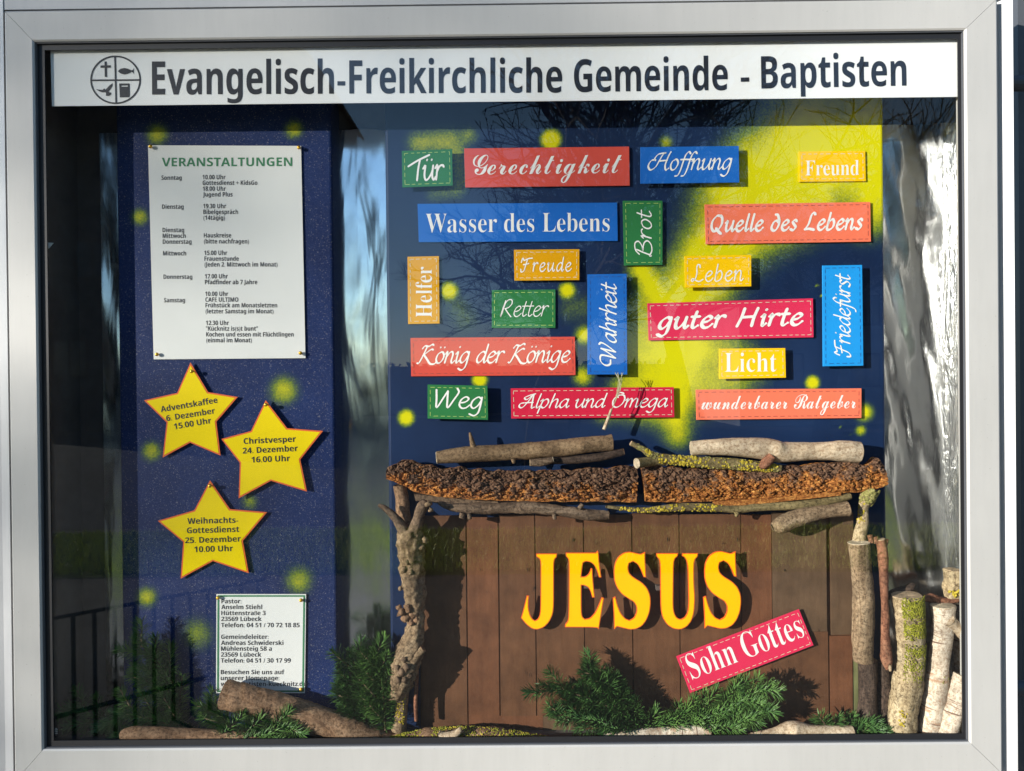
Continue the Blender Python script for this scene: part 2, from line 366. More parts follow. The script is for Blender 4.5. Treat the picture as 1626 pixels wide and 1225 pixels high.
# rebate lip and gasket, stepping in towards the glass
def rect_ring(name, a, b, y0, y1, mt, insx=(0, 0, 0, 0)):
    ax0, ax1, az0, az1 = X0+a[0], X1-a[1], Z0+a[2], Z1-a[3]; bx0, bx1, bz0, bz1 = X0+b[0], X1-b[1], Z0+b[2], Z1-b[3]
    v = [(x, y, z) for y in (y0, y1) for (x, z) in ((ax0, az0), (ax1, az0), (ax1, az1), (ax0, az1), (bx0, bz0), (bx1, bz0), (bx1, bz1), (bx0, bz1))]
    f = []
    for i in range(4):
        j = (i+1) % 4
        f += [(i, j, 4+j, 4+i), (8+i, 12+i, 12+j, 8+j), (4+i, 4+j, 12+j, 12+i), (i, 8+i, 8+j, j)]
    return part(name, v, f, mt, case)
rect_ring('glazing_gasket', (-.003,)*4, (.0105, .0055, .0085, .009), -.0595, -.0578, M_['rubber'])
rect_ring('sill_lip', (-.001,)*4, (.0015,)*4, -.0628, -.0597, M_['dark'])
v, f = box(X0-.004, X1+.004, -.0575, YG, Z0-.004, Z1+.004); gp = part('glass_pane', v, f, M_['glass'], case)
# housing flange around the door
def flange():
    g = .0035; w_ = .03
    L, R_, T, B = X0-OL-g, X1+OR_+g, Z1+OT+g, Z0-OB-g
    def pr(pts, fs, nm): part(nm, pts, fs, M_['alu2'], case)
    for nm, pts in (('left', [(L, -.063, 0), (L-.018, -.0515, 0), (L-.03, -.0515, 0), (L-.03, .09, 0), (L, .09, 0)]),
                    ('right', [(R_, -.0515, 0), (R_+.0175, -.064, 0), (R_+.019, -.062, 0), (R_+.019, .09, 0), (R_, .09, 0)])):
        v = [(p[0], p[1], z) for z in (B-.03, T+.03) for p in pts]; n = len(pts)
        part('housing_profile', v, [(i, n+i, n+(i+1) % n, (i+1) % n) for i in range(n)]+[tuple(range(n)), tuple(range(n, 2*n))[::-1]], M_['alu2'], case)
    for z0, z1 in ((T, T+.045), (B-.04, B)):
        v, f = box(L+.0005, R_-.0005, -.062, .09, z0, z1); part('housing_profile', v, f, M_['alu2'], case)
    v, f = box(L+.002, R_-.002, -.0345, -.030, Z0-OB-.001, Z1+OT+.001)
    # dark rebate behind the gap: four strips
    for (a, b, c, d) in ((L, X0-.02, B, T), (X1+.02, R_, B, T), (X0-.02, X1+.02, Z1+.02, T), (X0-.02, X1+.02, B, Z0-.02)):
        v, f = box(a, b, -.0340, -.0300, c, d); part('rebate_strip', v, f, M_['rubber'], case)
flange()
# interior box
IX0, IX1, IZ0, IZ1 = X0-.012, X1+.030, Z0-.006, Z1+.006; YB = .052
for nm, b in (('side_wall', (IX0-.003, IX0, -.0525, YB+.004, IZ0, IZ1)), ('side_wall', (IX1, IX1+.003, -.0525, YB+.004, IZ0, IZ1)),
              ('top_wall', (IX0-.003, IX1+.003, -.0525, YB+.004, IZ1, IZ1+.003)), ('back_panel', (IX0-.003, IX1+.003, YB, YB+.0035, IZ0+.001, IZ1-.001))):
    v, f = box(*b); part(nm, v, f, M_['inner'] if 'side' in nm and b[0] > 0 else M_['wall'], case)  # left side wall takes the dark panel colour in place of its shade
v, f = box(IX0-.003, IX1+.003, -.0525, YB-.001, IZ0-.004, IZ0); part('floor_board', v, f, M_['wall'], case)
FLOOR = IZ0

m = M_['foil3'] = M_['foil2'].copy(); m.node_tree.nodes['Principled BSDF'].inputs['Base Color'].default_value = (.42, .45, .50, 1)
# crinkled foil
XS0, XS1 = U(162, 400, YB).x, U(200, 400, YB).x
def foil(label, xa, xb, ya, yb, kind):
    p0, p1 = U(xa, ya, YB-.004), U(xb, ya, YB-.004); q0 = U((xa+xb)/2, yb, YB-.004)
    nx, nz = int((p1.x-p0.x)/.0025), int((p0.z-q0.z)/.004); vs = []; fs = []
    for j in range(nz+1):
        for i in range(nx+1):
            u, t = i/nx, j/nz; x = p0.x+(p1.x-p0.x)*u; z = p0.z+(q0.z-p0.z)*t
            if j == 0: z += .004*noise.noise(Vector((x*25, 3, 0)))
            k = noise.noise(Vector((x*9+3, z*2.2, kind*5)))*1.0+noise.noise(Vector(((x+z*.25)*26, z*4.5, kind*9+2)))*.42+noise.noise(Vector(((x-z*.1)*60, z*14, kind)))*.09
            amp = {0: .0028, 1: .0016*(1.5-t), 2: .0060}[kind]
            if kind == 2: k = noise.noise(Vector(((x+z*.18)*13, z*1.6, 4)))*1.1+.35*noise.noise(Vector(((x+z*.3)*34, z*3.2, 7)))+.05*noise.noise(Vector((x*90, z*22, 2)))
            y = YB-.006+k*amp-(.0022*(1-u) if kind == 1 else 0)
            if kind == 2: y -= .012*u*u
            if kind == 0 and x > XS0: y += -.0034*(1-(x-XS0)/(XS1-XS0))
            elif kind == 0: y += .004*noise.noise(Vector((x*30, z*3, 1)))-.009
            vs.append((x, y, z))
    for j in range(nz):
        for i in range(nx):
            a = j*(nx+1)+i; fs.append((a, a+nx+1, a+nx+2, a+1))
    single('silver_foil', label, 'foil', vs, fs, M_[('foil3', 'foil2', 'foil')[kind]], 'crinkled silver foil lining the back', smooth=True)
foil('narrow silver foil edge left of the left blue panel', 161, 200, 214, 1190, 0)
foil('silver foil strip between the two blue panels', 538, 640, 208, 1190, 1)
foil('bright crinkled silver foil at right end behind the birch logs', 1396, 1560, 200, 1190, 2)

# ------------------------------------------------------------ blue panels
def spray_field(X, Z, spots, caps, y=0.0):
    s = np.zeros_like(X)
    for (px, py, r, k) in spots:
        c = U(px, py, y); R = M(r, y); d = np.hypot(X-c.x, Z-c.z)/R; s = np.maximum(s, k*np.exp(-(d/(.62 if k < .99 else .78))**(2 if k < .99 else 3)))
    for (ax, ay, bx, by, r, k) in caps:
        a, b = U(ax, ay, y), U(bx, by, y); ab = np.array([b.x-a.x, b.z-a.z]); L = (ab**2).sum()
        t = np.clip(((X-a.x)*ab[0]+(Z-a.z)*ab[1])/max(L, 1e-9), 0, 1); d = np.hypot(X-a.x-t*ab[0], Z-a.z-t*ab[1])/M(r, y)
        s = 1-(1-s)*(1-k*np.exp(-(d/.95)**1.9))
    return np.clip(s, 0, 1)
def panel(name, label, x0, x1, z0, z1, y, th, mt, spots, caps):
    st = .0035; nx, nz = int((x1-x0)/st), int((z1-z0)/st); r = .004
    xs = np.concatenate([[x0]*4, np.linspace(x0+r, x1-r, nx), [x1]*4]); zs = np.linspace(z0, z1, nz)
    yl = [th, r, r*.45, r*.12]; ys = np.concatenate([np.array(yl), np.zeros(nx), np.array(yl[::-1])]); xs[1:4] = x0+np.array([0, r*.15, r*.5]); xs[-4:-1] = x1-np.array([r*.5, r*.15, 0])
    X, Z = np.meshgrid(xs, zs); Y = np.broadcast_to(ys+y, X.shape)
    v = np.stack([X.ravel(), Y.ravel(), Z.ravel()], 1); W = len(xs)
    f = [(j*W+i, j*W+i+1, (j+1)*W+i+1, (j+1)*W+i) for j in range(nz-1) for i in range(W-1)]
    f.append(tuple((nz-1)*W+i for i in range(W))); f.append(tuple(i for i in range(W))[::-1])
    S = spray_field(X, Z, spots, caps, y)
    o = single(name, label, 'panel', v, f, mt, 'blue panels', smooth=False, attr={'spray': S.ravel()})
    return o
def panel_mat(name, base, base2, glitter):
    m = mat(name, base, .5 if not glitter else .6, spec=.2); n = N(m); v = n.coord()
    c = n.ramp(n.noise(v, 7, 5, .6), [(.3, base), (.7, base2)])
    sp = n.attr('spray'); g = n.noise(v, 420, 3, .7)
    ed = n.math('ADD', sp, n.math('MULTIPLY', n.math('SUBTRACT', g, .5), n.math('MULTIPLY', n.math('MULTIPLY', sp, n.math('SUBTRACT', 1.0, sp)), 2.6)))
    lowf = n.noise(v, 11, 4, .6); ed = n.math('ADD', ed, n.math('MULTIPLY', n.math('SUBTRACT', lowf, .52), n.math('MULTIPLY', sp, 1.5)))
    k = n.ramp(ed, [(.04, 0.0), (.88, 1.0)])
    green = n.ramp(k, [(0.0, (.02, .06, .03)), (.4, (.17, .24, .01)), (.9, (.60, .56, .0))])
    if glitter:
        q = n.noise(v, 800, 2, .8); c = n.mix(n.ramp(q, [(.5, 0.0), (.75, .16)]), c, (.25, .30, .50))
        q2 = n.vor(v, 950, 'F1', 'Color'); s = n.new('ShaderNodeSeparateColor'); n.ln(q2, s.inputs[0]); c = n.mix(n.ramp(s.outputs[0], [(.94, 0.0), (.98, .24)]), c, (.5, .46, .42))
        cr = n.new('ShaderNodeTexNoise'); n.ln(v, cr.inputs['Vector']); cr.inputs['Scale'].default_value = 700
    c = n.mix(n.ramp(k, [(0.0, 0.0), (.4, .8), (1.0, 1.0)]), c, green); n.col(c)
    n.bump(n.mix(.5, n.noise(v, 300 if not glitter else 650, 4, .7), n.noise(n.coord('Object', (1, 1, 6)), 250, 2, .5)), .5 if glitter else .22, .0012); return m
M_['pl'] = panel_mat('glittery_blue_fabric', (.001, .009, .058), (.002, .019, .105), True)
M_['pr'] = panel_mat('navy_painted_board', (.004, .013, .045), (.009, .026, .080), False)
pL = panel('blue_panel', 'speckled blue panel at left carrying the event sheet and yellow stars', U(189, 600).x, U(531, 600).x, FLOOR, EYE+.4, 0, .046, M_['pl'],
    [(250, 214, 26, .6), (466, 206, 22, .75), (222, 345, 21, .55), (450, 620, 34, .62), (240, 717, 24, .62), (396, 797, 20, .5), (475, 922, 34, .5), (233, 948, 24, .62), (312, 1008, 40, .4)], [])
pR = panel('blue_panel', 'wide navy panel with yellow spray comet behind the coloured word cards', U(613, 400).x, U(1406, 600).x, FLOOR, EYE+.4, 0, .046, M_['pr'],
    [(875, 222, 20, 1), (713, 462, 17, 1), (900, 461, 16, 1), (645, 664, 16, 1), (762, 603, 15, 1), (928, 533, 20, .85), (925, 598, 24, .8), (1290, 608, 14, 1), (1372, 655, 20, .85), (1367, 684, 12, .7), (1058, 226, 16, .7),
     (1298, 453, 2.6, 1), (1303, 470, 2.2, 1), (1352, 690, 2, 1), (1335, 680, 2, 1), (1388, 700, 2, 1), (745, 215, 22, .5)],
    [(665, 228, 715, 224, 20, .6), (726, 240, 730, 290, 13, .4), (690, 308, 725, 305, 16, .25), (725, 488, 738, 505, 24, .2), (905, 490, 922, 488, 24, .2),
     (1300, 195, 1400, 195, 75, 1), (1330, 240, 1240, 290, 72, 1), (1260, 280, 1170, 340, 66, .95), (1210, 330, 1130, 405, 40, .9), (1150, 385, 1115, 440, 40, .85), (1395, 230, 1380, 330, 42, .8), (1190, 250, 1150, 300, 34, .55),
     (1018, 428, 1062, 500, 20, .9), (1012, 500, 1015, 600, 32, .62), (1090, 480, 1060, 600, 58, .72), (1060, 560, 1140, 560, 50, .6), (1120, 440, 1080, 500, 42, .75), (1070, 610, 1076, 690, 22, .6), (1010, 640, 1060, 650, 30, .5), (1120, 620, 1190, 590, 34, .35), (960, 650, 990, 625, 22, .55)])

# ------------------------------------------------------------ banner
def quadpoly(q, y): return [U(a, b, y) for a, b in q]
M_['white'] = paper('white_banner_film', (.80, .80, .79), .35, .02)
M_['ink'] = mat('black_ink', (.014, .015, .022), .45)
yb = -.0535
bn = thing('header_banner', 'white banner across the top with black church name and round emblem', 'banner', U(800, 115, yb))
v, f = slab(quadpoly([(80, 78), (1524, 62), (1522.5, 154), (82.5, 169)], yb), yb, .0006); part('banner_sheet', v, f, M_['white'], bn)
mb = MB(); yt = yb-.0004
for body, a, b, cp in (('Evangelisch-Freikirchliche', (241.4, 150.5), (892.6, 147.2), 52.5), ('Gemeinde', (911.6, 146.6), (1155.7, 143.3), 51.5), ('-', (1176.5, 143), (1190, 142.7), 52), ('Baptisten', (1209, 141), (1439.5, 136.3), 51)):
    textline(mb, body, 'sb', a, b, cp, yt, off=0.0, res=6)
part('lettering', mb.v, mb.f, M_['ink'], bn)
mb = MB()
def zp(x, y): return (130+x/13.61, 80+y/13.61)
def addpoly(mb, pts, y, k=0): mb.add([U(a, b, y-k*.00005) for a, b in pts], [tuple(range(len(pts)))])
C = (728, 640); nn = 64
o_ = [zp(C[0]+548*math.cos(2*math.pi*i/nn), C[1]+525*math.sin(2*math.pi*i/nn)) for i in range(nn)]; i_ = [zp(C[0]+512*math.cos(2*math.pi*i/nn), C[1]+489*math.sin(2*math.pi*i/nn)) for i in range(nn)]
mb.add([U(*p, yt) for p in o_+i_], [(i, (i+1) % nn, nn+(i+1) % nn, nn+i) for i in range(nn)])
addpoly(mb, [zp(*p) for p in ((697, 145), (733, 145), (758, 1140), (722, 1140))], yt, 1)
addpoly(mb, [zp(*p) for p in ((215, 634), (1240, 626), (1240, 660), (215, 668))], yt, 2)
addpoly(mb, [zp(*p) for p in ((487, 245), (535, 245), (542, 580), (493, 580))], yt, 1); addpoly(mb, [zp(*p) for p in ((402, 330), (622, 325), (622, 375), (402, 380))], yt, 2)
addpoly(mb, [zp(*p) for p in ((780, 455), (810, 420), (850, 398), (920, 385), (990, 398), (1050, 425), (1085, 435), (1110, 415), (1130, 375), (1120, 450), (1130, 525), (1100, 480), (1075, 468), (1040, 490), (980, 515), (920, 525), (860, 515), (810, 485))], yt)
addpoly(mb, [zp(*p) for p in ((300, 845), (360, 850), (450, 858), (470, 832), (495, 832), (510, 858), (560, 800), (610, 750), (668, 712), (655, 775), (620, 840), (580, 885), (580, 905), (640, 920), (625, 965), (580, 990), (515, 985), (525, 930), (515, 910), (440, 912), (380, 890))], yt)
addpoly(mb, [zp(*p) for p in ((805, 718), (1030, 718), (1035, 985), (1020, 1018), (820, 1020))], yt)
part('round_emblem', mb.v, mb.f, M_['ink'], bn)
mb = MB(); addpoly(mb, [zp(*p) for p in ((860, 768), (990, 766), (990, 786), (860, 788))], yt, 4); part('book_title_line', mb.v, mb.f, M_['white'], bn)

# ------------------------------------------------------------ word cards
CC = dict(green=(.028, .18, .055), red=(.66, .085, .06), blue=(.012, .13, .50), lblue=(.015, .30, .75), yellow=(.95, .56, .0), ochre=(.72, .34, .0), orange=(.88, .19, .10), crim=(.62, .018, .055), pink=(.70, .03, .09))
for k, c in list(CC.items()): M_['c_'+k] = paper('card_'+k, c, .5, .08)
M_['print'] = mat('white_print', (.80, .78, .74), .6); M_['st_w'] = mat('pale_stitch_print', (.62, .58, .40), .6); M_['st_g'] = mat('green_stitch_print', (.35, .5, .12), .6)
M_['st_d'] = mat('dark_stitch_print', (.30, .05, .04), .6); M_['st_b'] = mat('blue_stitch_print', (.01, .07, .28), .6); M_['backing'] = mat('card_backing', (.08, .06, .05), .8)
def stitch(P, y, ins, ln, gp, w_, mb):
    "dashed line inset from the outline P (TL,TR,BR,BL world points)"
    c = [Vector((p.x, 0, p.z)) for p in P]; ctr = sum(c, Vector())/4
    ex = (c[1]-c[0]).normalized(); ez = (c[3]-c[0]).normalized()
    q = [c[0]+ex*ins+ez*ins, c[1]-ex*ins+ez*ins, c[2]-ex*ins-ez*ins, c[3]+ex*ins-ez*ins]
    for i in range(4):
        a, b = q[i], q[(i+1) % 4]; L = (b-a).length; d = (b-a)/L; nrm = Vector((-d.z, 0, d.x))*w_/2; t = 0.0
        while t < L-.001:
            e = min(L, t+ln*random.uniform(.75, 1.2)); jit = nrm*random.uniform(-.3, .3)
            p0, p1 = a+d*t+jit, a+d*e-jit
            mb.add([(r.x, y, r.z) for r in (p0+nrm, p1+nrm, p1-nrm, p0-nrm)], [(0, 1, 2, 3)]); t = e+gp*random.uniform(.8, 1.2)
def card(word, q, col, colname, d, tx, style, st=None, vert=False, pen=None, stext=None, base=0.0, lab=None):
    y = base-d-.0018; ctr = U(sum(p[0] for p in q)/4, sum(p[1] for p in q)/4, y)
    t = thing('word_card', lab or f'{colname} card printed {word} in white lettering', 'card', ctr, 'coloured word cards')
    P = quadpoly(q, y); vv, ff = slab(P, y, .0018, .0002); part('card_board', vv, ff, M_['c_'+col], t)
    if d > .004:
        c0 = sum(P, Vector())/4; ww = (P[1]-P[0]).length*.28; hh = (P[3]-P[0]).length*.28
        vv, ff = box(c0.x-ww, c0.x+ww, y+.0019, base-.0005, c0.z-hh, c0.z+hh); part('spacer_block', vv, ff, M_['backing'], t)
    yl = y-.0003
    if style == 'pen': v, f = pentext(stext or word, **pen)
    else: v, f = textmesh(word, style[0], style[1], 6)
    x0, x1, z0, z1 = v[:, 0].min(), v[:, 0].max(), v[:, 1].min(), v[:, 1].max()
    if isinstance(tx[0], tuple): A, B, Cc = [U(*p, yl) for p in tx]      # bottom-left, bottom-right, top-left
    elif vert: A, B, Cc = U(tx[2], tx[3], yl), U(tx[2], tx[1], yl), U(tx[0], tx[3], yl)
    else:
        e = (q[1][1]-q[0][1])/(q[1][0]-q[0][0]); mx_ = (tx[0]+tx[2])/2
        A, B, Cc = U(tx[0], tx[3]+e*(tx[0]-mx_), yl), U(tx[2], tx[3]+e*(tx[2]-mx_), yl), U(tx[0], tx[1]+e*(tx[0]-mx_), yl)
    vv = [A+(B-A)*((p[0]-x0)/(x1-x0))+(Cc-A)*((p[1]-z0)/(z1-z0))+Vector((0, -p[2], 0)) for p in v]
    part('lettering', vv, f, M_['print'], t)
    if st:
        m2 = MB(); stitch(P, yl, M(4.2), M(6.5), M(4.2), M(.85), m2); part('stitched_border', m2.v, m2.f, M_['st_'+st], t)
mono = dict(w0=.09, w1=.12, slant=.12); chan = dict(w0=.06, w1=.20, nib=40, slant=.22); fat = dict(w0=.12, w1=.31, nib=40, slant=.18)
card('Tür', [(638, 240), (718, 237), (719, 295), (639, 298)], 'green', 'green', .009, (647, 245, 706, 288), 'pen', 'g', pen=dict(w0=.13, w1=.16, slant=.03, track=-.03))
card('Gerechtigkeit', [(737, 236), (999, 233), (1000, 295), (739, 298)], 'red', 'red', .002, (751, 245, 987, 291), ('script', -.002))
card('Hoffnung', [(1017, 234), (1173, 232), (1174, 290), (1017, 292)], 'blue', 'blue', .009, (1028, 240, 1163, 282), 'pen', pen=chan)
card('Freund', [(1269, 241), (1374, 240), (1375, 288), (1269, 289)], 'yellow', 'yellow', .001, (1279, 255, 1364, 279), ('serif', -.008), 'w')
card('Wasser des Lebens', [(663, 324), (980, 322), (981, 383), (665, 385)], 'blue', 'blue', .001, (676, 339, 968, 369), ('serif', -.010))
card('Brot', [(989, 319), (1052, 319), (1052, 421), (991, 422)], 'green', 'green', .003, (1007, 333, 1036, 408), 'pen', 'g', vert=True, pen=mono, lab='upright green card printed Brot in white lettering')
card('Quelle des Lebens', [(1119, 325), (1382, 321), (1383, 384), (1121, 388)], 'orange', 'orange', .002, (1128, 337, 1371, 372), 'pen', 'd', pen=dict(fat, track=.12), stext='Quelle Des Yebens')
card('Helfer', [(647, 408), (697, 407), (698, 514), (648, 515)], 'ochre', 'ochre', .001, (660, 424, 686, 504), ('serif', -.009), 'w', vert=True, lab='upright ochre card printed Helfer in white lettering')
card('Freude', [(816, 397), (920, 396), (920, 445), (817, 446)], 'ochre', 'ochre', .005, (826, 408, 908, 433), 'pen', 'w', pen=dict(w0=.1, w1=.17, slant=.1, track=.22))
card('Leben', [(1087, 407), (1193, 405), (1193, 455), (1088, 457)], 'yellow', 'yellow', .009, (1097, 419, 1181, 448), 'pen', 'w', pen=dict(w0=.1, w1=.13, slant=.1, track=.12))
card('Retter', [(781, 461), (882, 460), (882, 521), (781, 521)], 'green', 'green', .001, (794, 475, 872, 504), 'pen', 'g', pen=dict(w0=.07, w1=.11, slant=.2))
card('Wahrheit', [(933, 436), (995, 435), (996, 595), (933, 595)], 'blue', 'blue', .010, (950, 448, 980, 582), 'pen', 'b', vert=True, pen=chan, stext='Vahrheit', lab='tall upright blue card printed Wahrheit in white lettering')
card('Friedefürst', [(1306, 422), (1369, 421), (1371, 581), (1307, 582)], 'lblue', 'light blue', .009, (1322, 434, 1360, 568), 'pen', 'b', vert=True, pen=chan, lab='tall light blue card at right printed Friedefürst')
card('guter Hirte', [(1028, 482), (1291, 474), (1292, 536), (1030, 541)], 'pink', 'crimson', .002, (1041, 489, 1276, 533), 'pen', 'w', pen=dict(fat, track=.14), stext='guter Zirte')
card('König der Könige', [(652, 537), (913, 535), (914, 596), (653, 598)], 'red', 'red', .001, (661, 545, 906, 589), 'pen', 'd', pen=dict(w0=.07, w1=.20, slant=.22))
card('Licht', [(1142, 554), (1247, 553), (1248, 600), (1142, 602)], 'yellow', 'yellow', .008, (1151, 560, 1233, 591), ('serif', -.009), 'w')
card('Weg', [(679, 611), (774, 613), (775, 667), (679, 665)], 'green', 'green', .011, (691, 616, 767, 661), 'pen', 'g', pen=dict(w0=.1, w1=.15, slant=.12))
card('Alpha und Omega', [(811, 617), (1070, 615), (1071, 663), (812, 665)], 'crim', 'crimson', .005, (823, 623, 1061, 657), 'pen', 'w', pen=dict(w0=.07, w1=.19, slant=.25))
card('wunderbarer Ratgeber', [(1105, 619), (1368, 617), (1368, 664), (1106, 667)], 'orange', 'orange', .003, (1114, 627, 1359, 660), ('script', -.001), 'd')
YBRD = -.008
card('Sohn Gottes', [(1074, 1043), (1269, 968), (1292, 1025), (1096, 1101)], 'pink', 'crimson', .004, [(1100, 1080), (1279, 1011), (1085, 1041)], ('serif', -.009), 'w', base=YBRD, lab='tilted crimson card printed Sohn Gottes below the big yellow letters')

# ------------------------------------------------------------ paper sheets
M_['sheet'] = paper('white_paper', (.80, .80, .77), .6, .04); M_['grn'] = mat('green_print', (.035, .20, .085), .6); M_['txt'] = mat('dark_grey_print', (.035, .035, .04), .6)
def sheet(label, q, y):
    c = U(sum(p[0] for p in q)/4, sum(p[1] for p in q)/4, y); t = thing('notice_sheet', label, 'notice', c)
    v, f = slab(quadpoly(q, y), y, .0004); part('paper', v, f, M_['sheet'], t); return t
ys = -.0022; t = sheet('white event schedule sheet headed VERANSTALTUNGEN pinned at four corners', [(235, 231), (478, 232), (485, 569), (244, 571)], ys); yt = ys-.0003
mb = MB(); textline(mb, 'VERANSTALTUNGEN', 'sb', (257, 264.5), (464, 264), 13.6, yt, 0.0, 4); part('heading', mb.v, mb.f, M_['grn'], t)
mb = MB(); vv, _ = textmesh('Kochen und essen mit Flüchtlingen', 'sb', 0.0, 3); PPX = 139/(vv[:, 0].max()-vv[:, 0].min())
R = [(282, '10.00 Uhr'), (291, 'Gottesdienst + KidsGo'), (300.3, '18.00 Uhr'), (309.5, 'Jugend Plus'), (328, '19.30 Uhr'), (337.3, 'Bibelgespräch'), (346.5, '(14tägig)'), (374.5, 'Hauskreise'), (384, '(bitte nachfragen)'),
     (402.3, '15.00 Uhr'), (411.5, 'Frauenstunde'), (420.7, '(Jeden 2. Mittwoch im Monat)'), (439.5, '17.00 Uhr'), (448.7, 'Pfadfinder ab 7 Jahre'), (467.3, '10.00 Uhr'), (476.5, 'CAFÉ ULTIMO'), (485.5, 'Frühstück am Monatsletzten'),
     (495, '(letzter Samstag im Monat)'), (513.5, '12.30 Uhr'), (522.5, '"Kücknitz is(s)t bunt"'), (531.8, 'Kochen und essen mit Flüchtlingen'), (541, '(einmal im Monat)')]
Lc = [(283, 'Sonntag'), (329, 'Dienstag'), (366, 'Dienstag'), (375.2, 'Mittwoch'), (384.5, 'Donnerstag'), (403, 'Mittwoch'), (440.3, 'Donnerstag'), (477.5, 'Samstag')]
for ls, xb, sl_ in ((R, 321.5, .0232), (Lc, 256.3, .0206)):
    for yc, s in ls:
        x = xb+(yc-282)*sl_; textline(mb, s, 'sb', (x, yc+3), (x+100, yc+3), 7.0, yt, 0.0, 3, perpx=PPX)
part('printed_text', mb.v, mb.f, M_['txt'], t, stuff=True)
ys = -.0022; t = sheet('small white contact sheet with green border above the big brown log', [(343.7, 943.7), (486, 943.7), (484, 1101), (342.9, 1101)], ys); yt = ys-.0003
mb = MB(); P = quadpoly([(343.7, 943.7), (486, 943.7), (484, 1101), (342.9, 1101)], yt); a = [(p.x, p.z) for p in P[::-1]]; o_ = inset(a, M(1.7)); i_ = inset(a, M(4.4))
mb.add([(p[0], yt, p[1]) for p in o_+i_], [(i, (i+1) % 4, 4+(i+1) % 4, 4+i) for i in range(4)]); part('green_border', mb.v, mb.f, M_['grn'], t)
mb = MB(); vv, _ = textmesh('Telefon: 04 51 / 70 72 18 85', 'sb', 0.0, 3); pp = 124.4/(vv[:, 0].max()-vv[:, 0].min())
for yb_, s in ((958.4, 'Pastor:'), (967.7, 'Anselm Stiehl'), (977.2, 'Hüttenstraße 3'), (986.6, '23569 Lübeck'), (996.4, 'Telefon: 04 51 / 70 72 18 85'), (1015, 'Gemeindeleiter:'), (1024.5, 'Andreas Schwiderski'), (1033.8, 'Mühlensteig 58 a'),
               (1043.2, '23569 Lübeck'), (1052.6, 'Telefon: 04 51 / 30 17 99'), (1071, 'Besuchen Sie uns auf'), (1080.5, 'unserer Homepage:'), (1089.8, 'www.baptisten-kuecknitz.de')):
    x = 351.4-(yb_-958)*.008; textline(mb, s, 'sb', (x, yb_), (x+100, yb_), 7.0, yt, 0.0, 3, perpx=pp)
part('printed_text', mb.v, mb.f, M_['txt'], t, stuff=True)

# ------------------------------------------------------------ stars
M_['star'] = paper('star_yellow', (.90, .68, .0), .5, .08); M_['rim'] = mat('orange_rim', (.72, .12, .01), .6)
def s_(p): return (200+p[0]/3.224, 560+p[1]/3.224)
STARS = [('yellow star reading Adventskaffee 6. Dezember, topmost of three', -.0045,
   [(330, 52), (420, 203), (572, 228), (462, 355), (484, 528), (328, 462), (188, 538), (208, 358), (92, 245), (262, 207)],
   [('Adventskaffee', (180, 306), (470, 257)), ('6. Dezember', (208, 352), (457, 312)), ('15.00 Uhr', (248, 394), (438, 362))]),
  ('yellow star reading Christvesper 24. Dezember, rightmost of three', -.0065,
   [(715, 245), (825, 388), (1008, 402), (892, 548), (926, 712), (742, 657), (577, 747), (583, 565), (488, 443), (640, 402)],
   [('Christvesper', (603, 469), (870, 457)), ('24. Dezember', (598, 518), (880, 505)), ('16.00 Uhr', (643, 564), (840, 556))]),
  ('yellow star reading Weihnachts-Gottesdienst 25. Dezember, lowest of three', -.0045,
   [(430, 655), (532, 802), (722, 818), (598, 965), (628, 1130), (445, 1068), (280, 1158), (293, 970), (163, 862), (350, 808)],
   [('Weihnachts-', (315, 878), (575, 872)), ('Gottesdienst', (312, 926), (580, 919)), ('25. Dezember', (303, 977), (588, 968)), ('10.00 Uhr', (350, 1023), (548, 1017))])]
for lab, y, poly, lines in STARS:
    P = [U(*s_(p), y) for p in poly]; t = thing('paper_star', lab, 'star', sum(P, Vector())/len(P), 'yellow paper stars')
    v, f = slab(P, y, .0012); part('orange_rim', v, f, M_['rim'], t)
    a = [(p.x, p.z) for p in P[::-1]]; i_ = inset(a, M(2.3)); v, f = slab([Vector((q[0], 0, q[1])) for q in i_], y-.0003, .0002); part('yellow_face', v, f, M_['star'], t)
    mb = MB()
    for s, a, b in lines: textline(mb, s, 'sb', s_(a), s_(b), 9.2, y-.0006, 0.0, 3)
    part('lettering', mb.v, mb.f, M_['ink'], t)
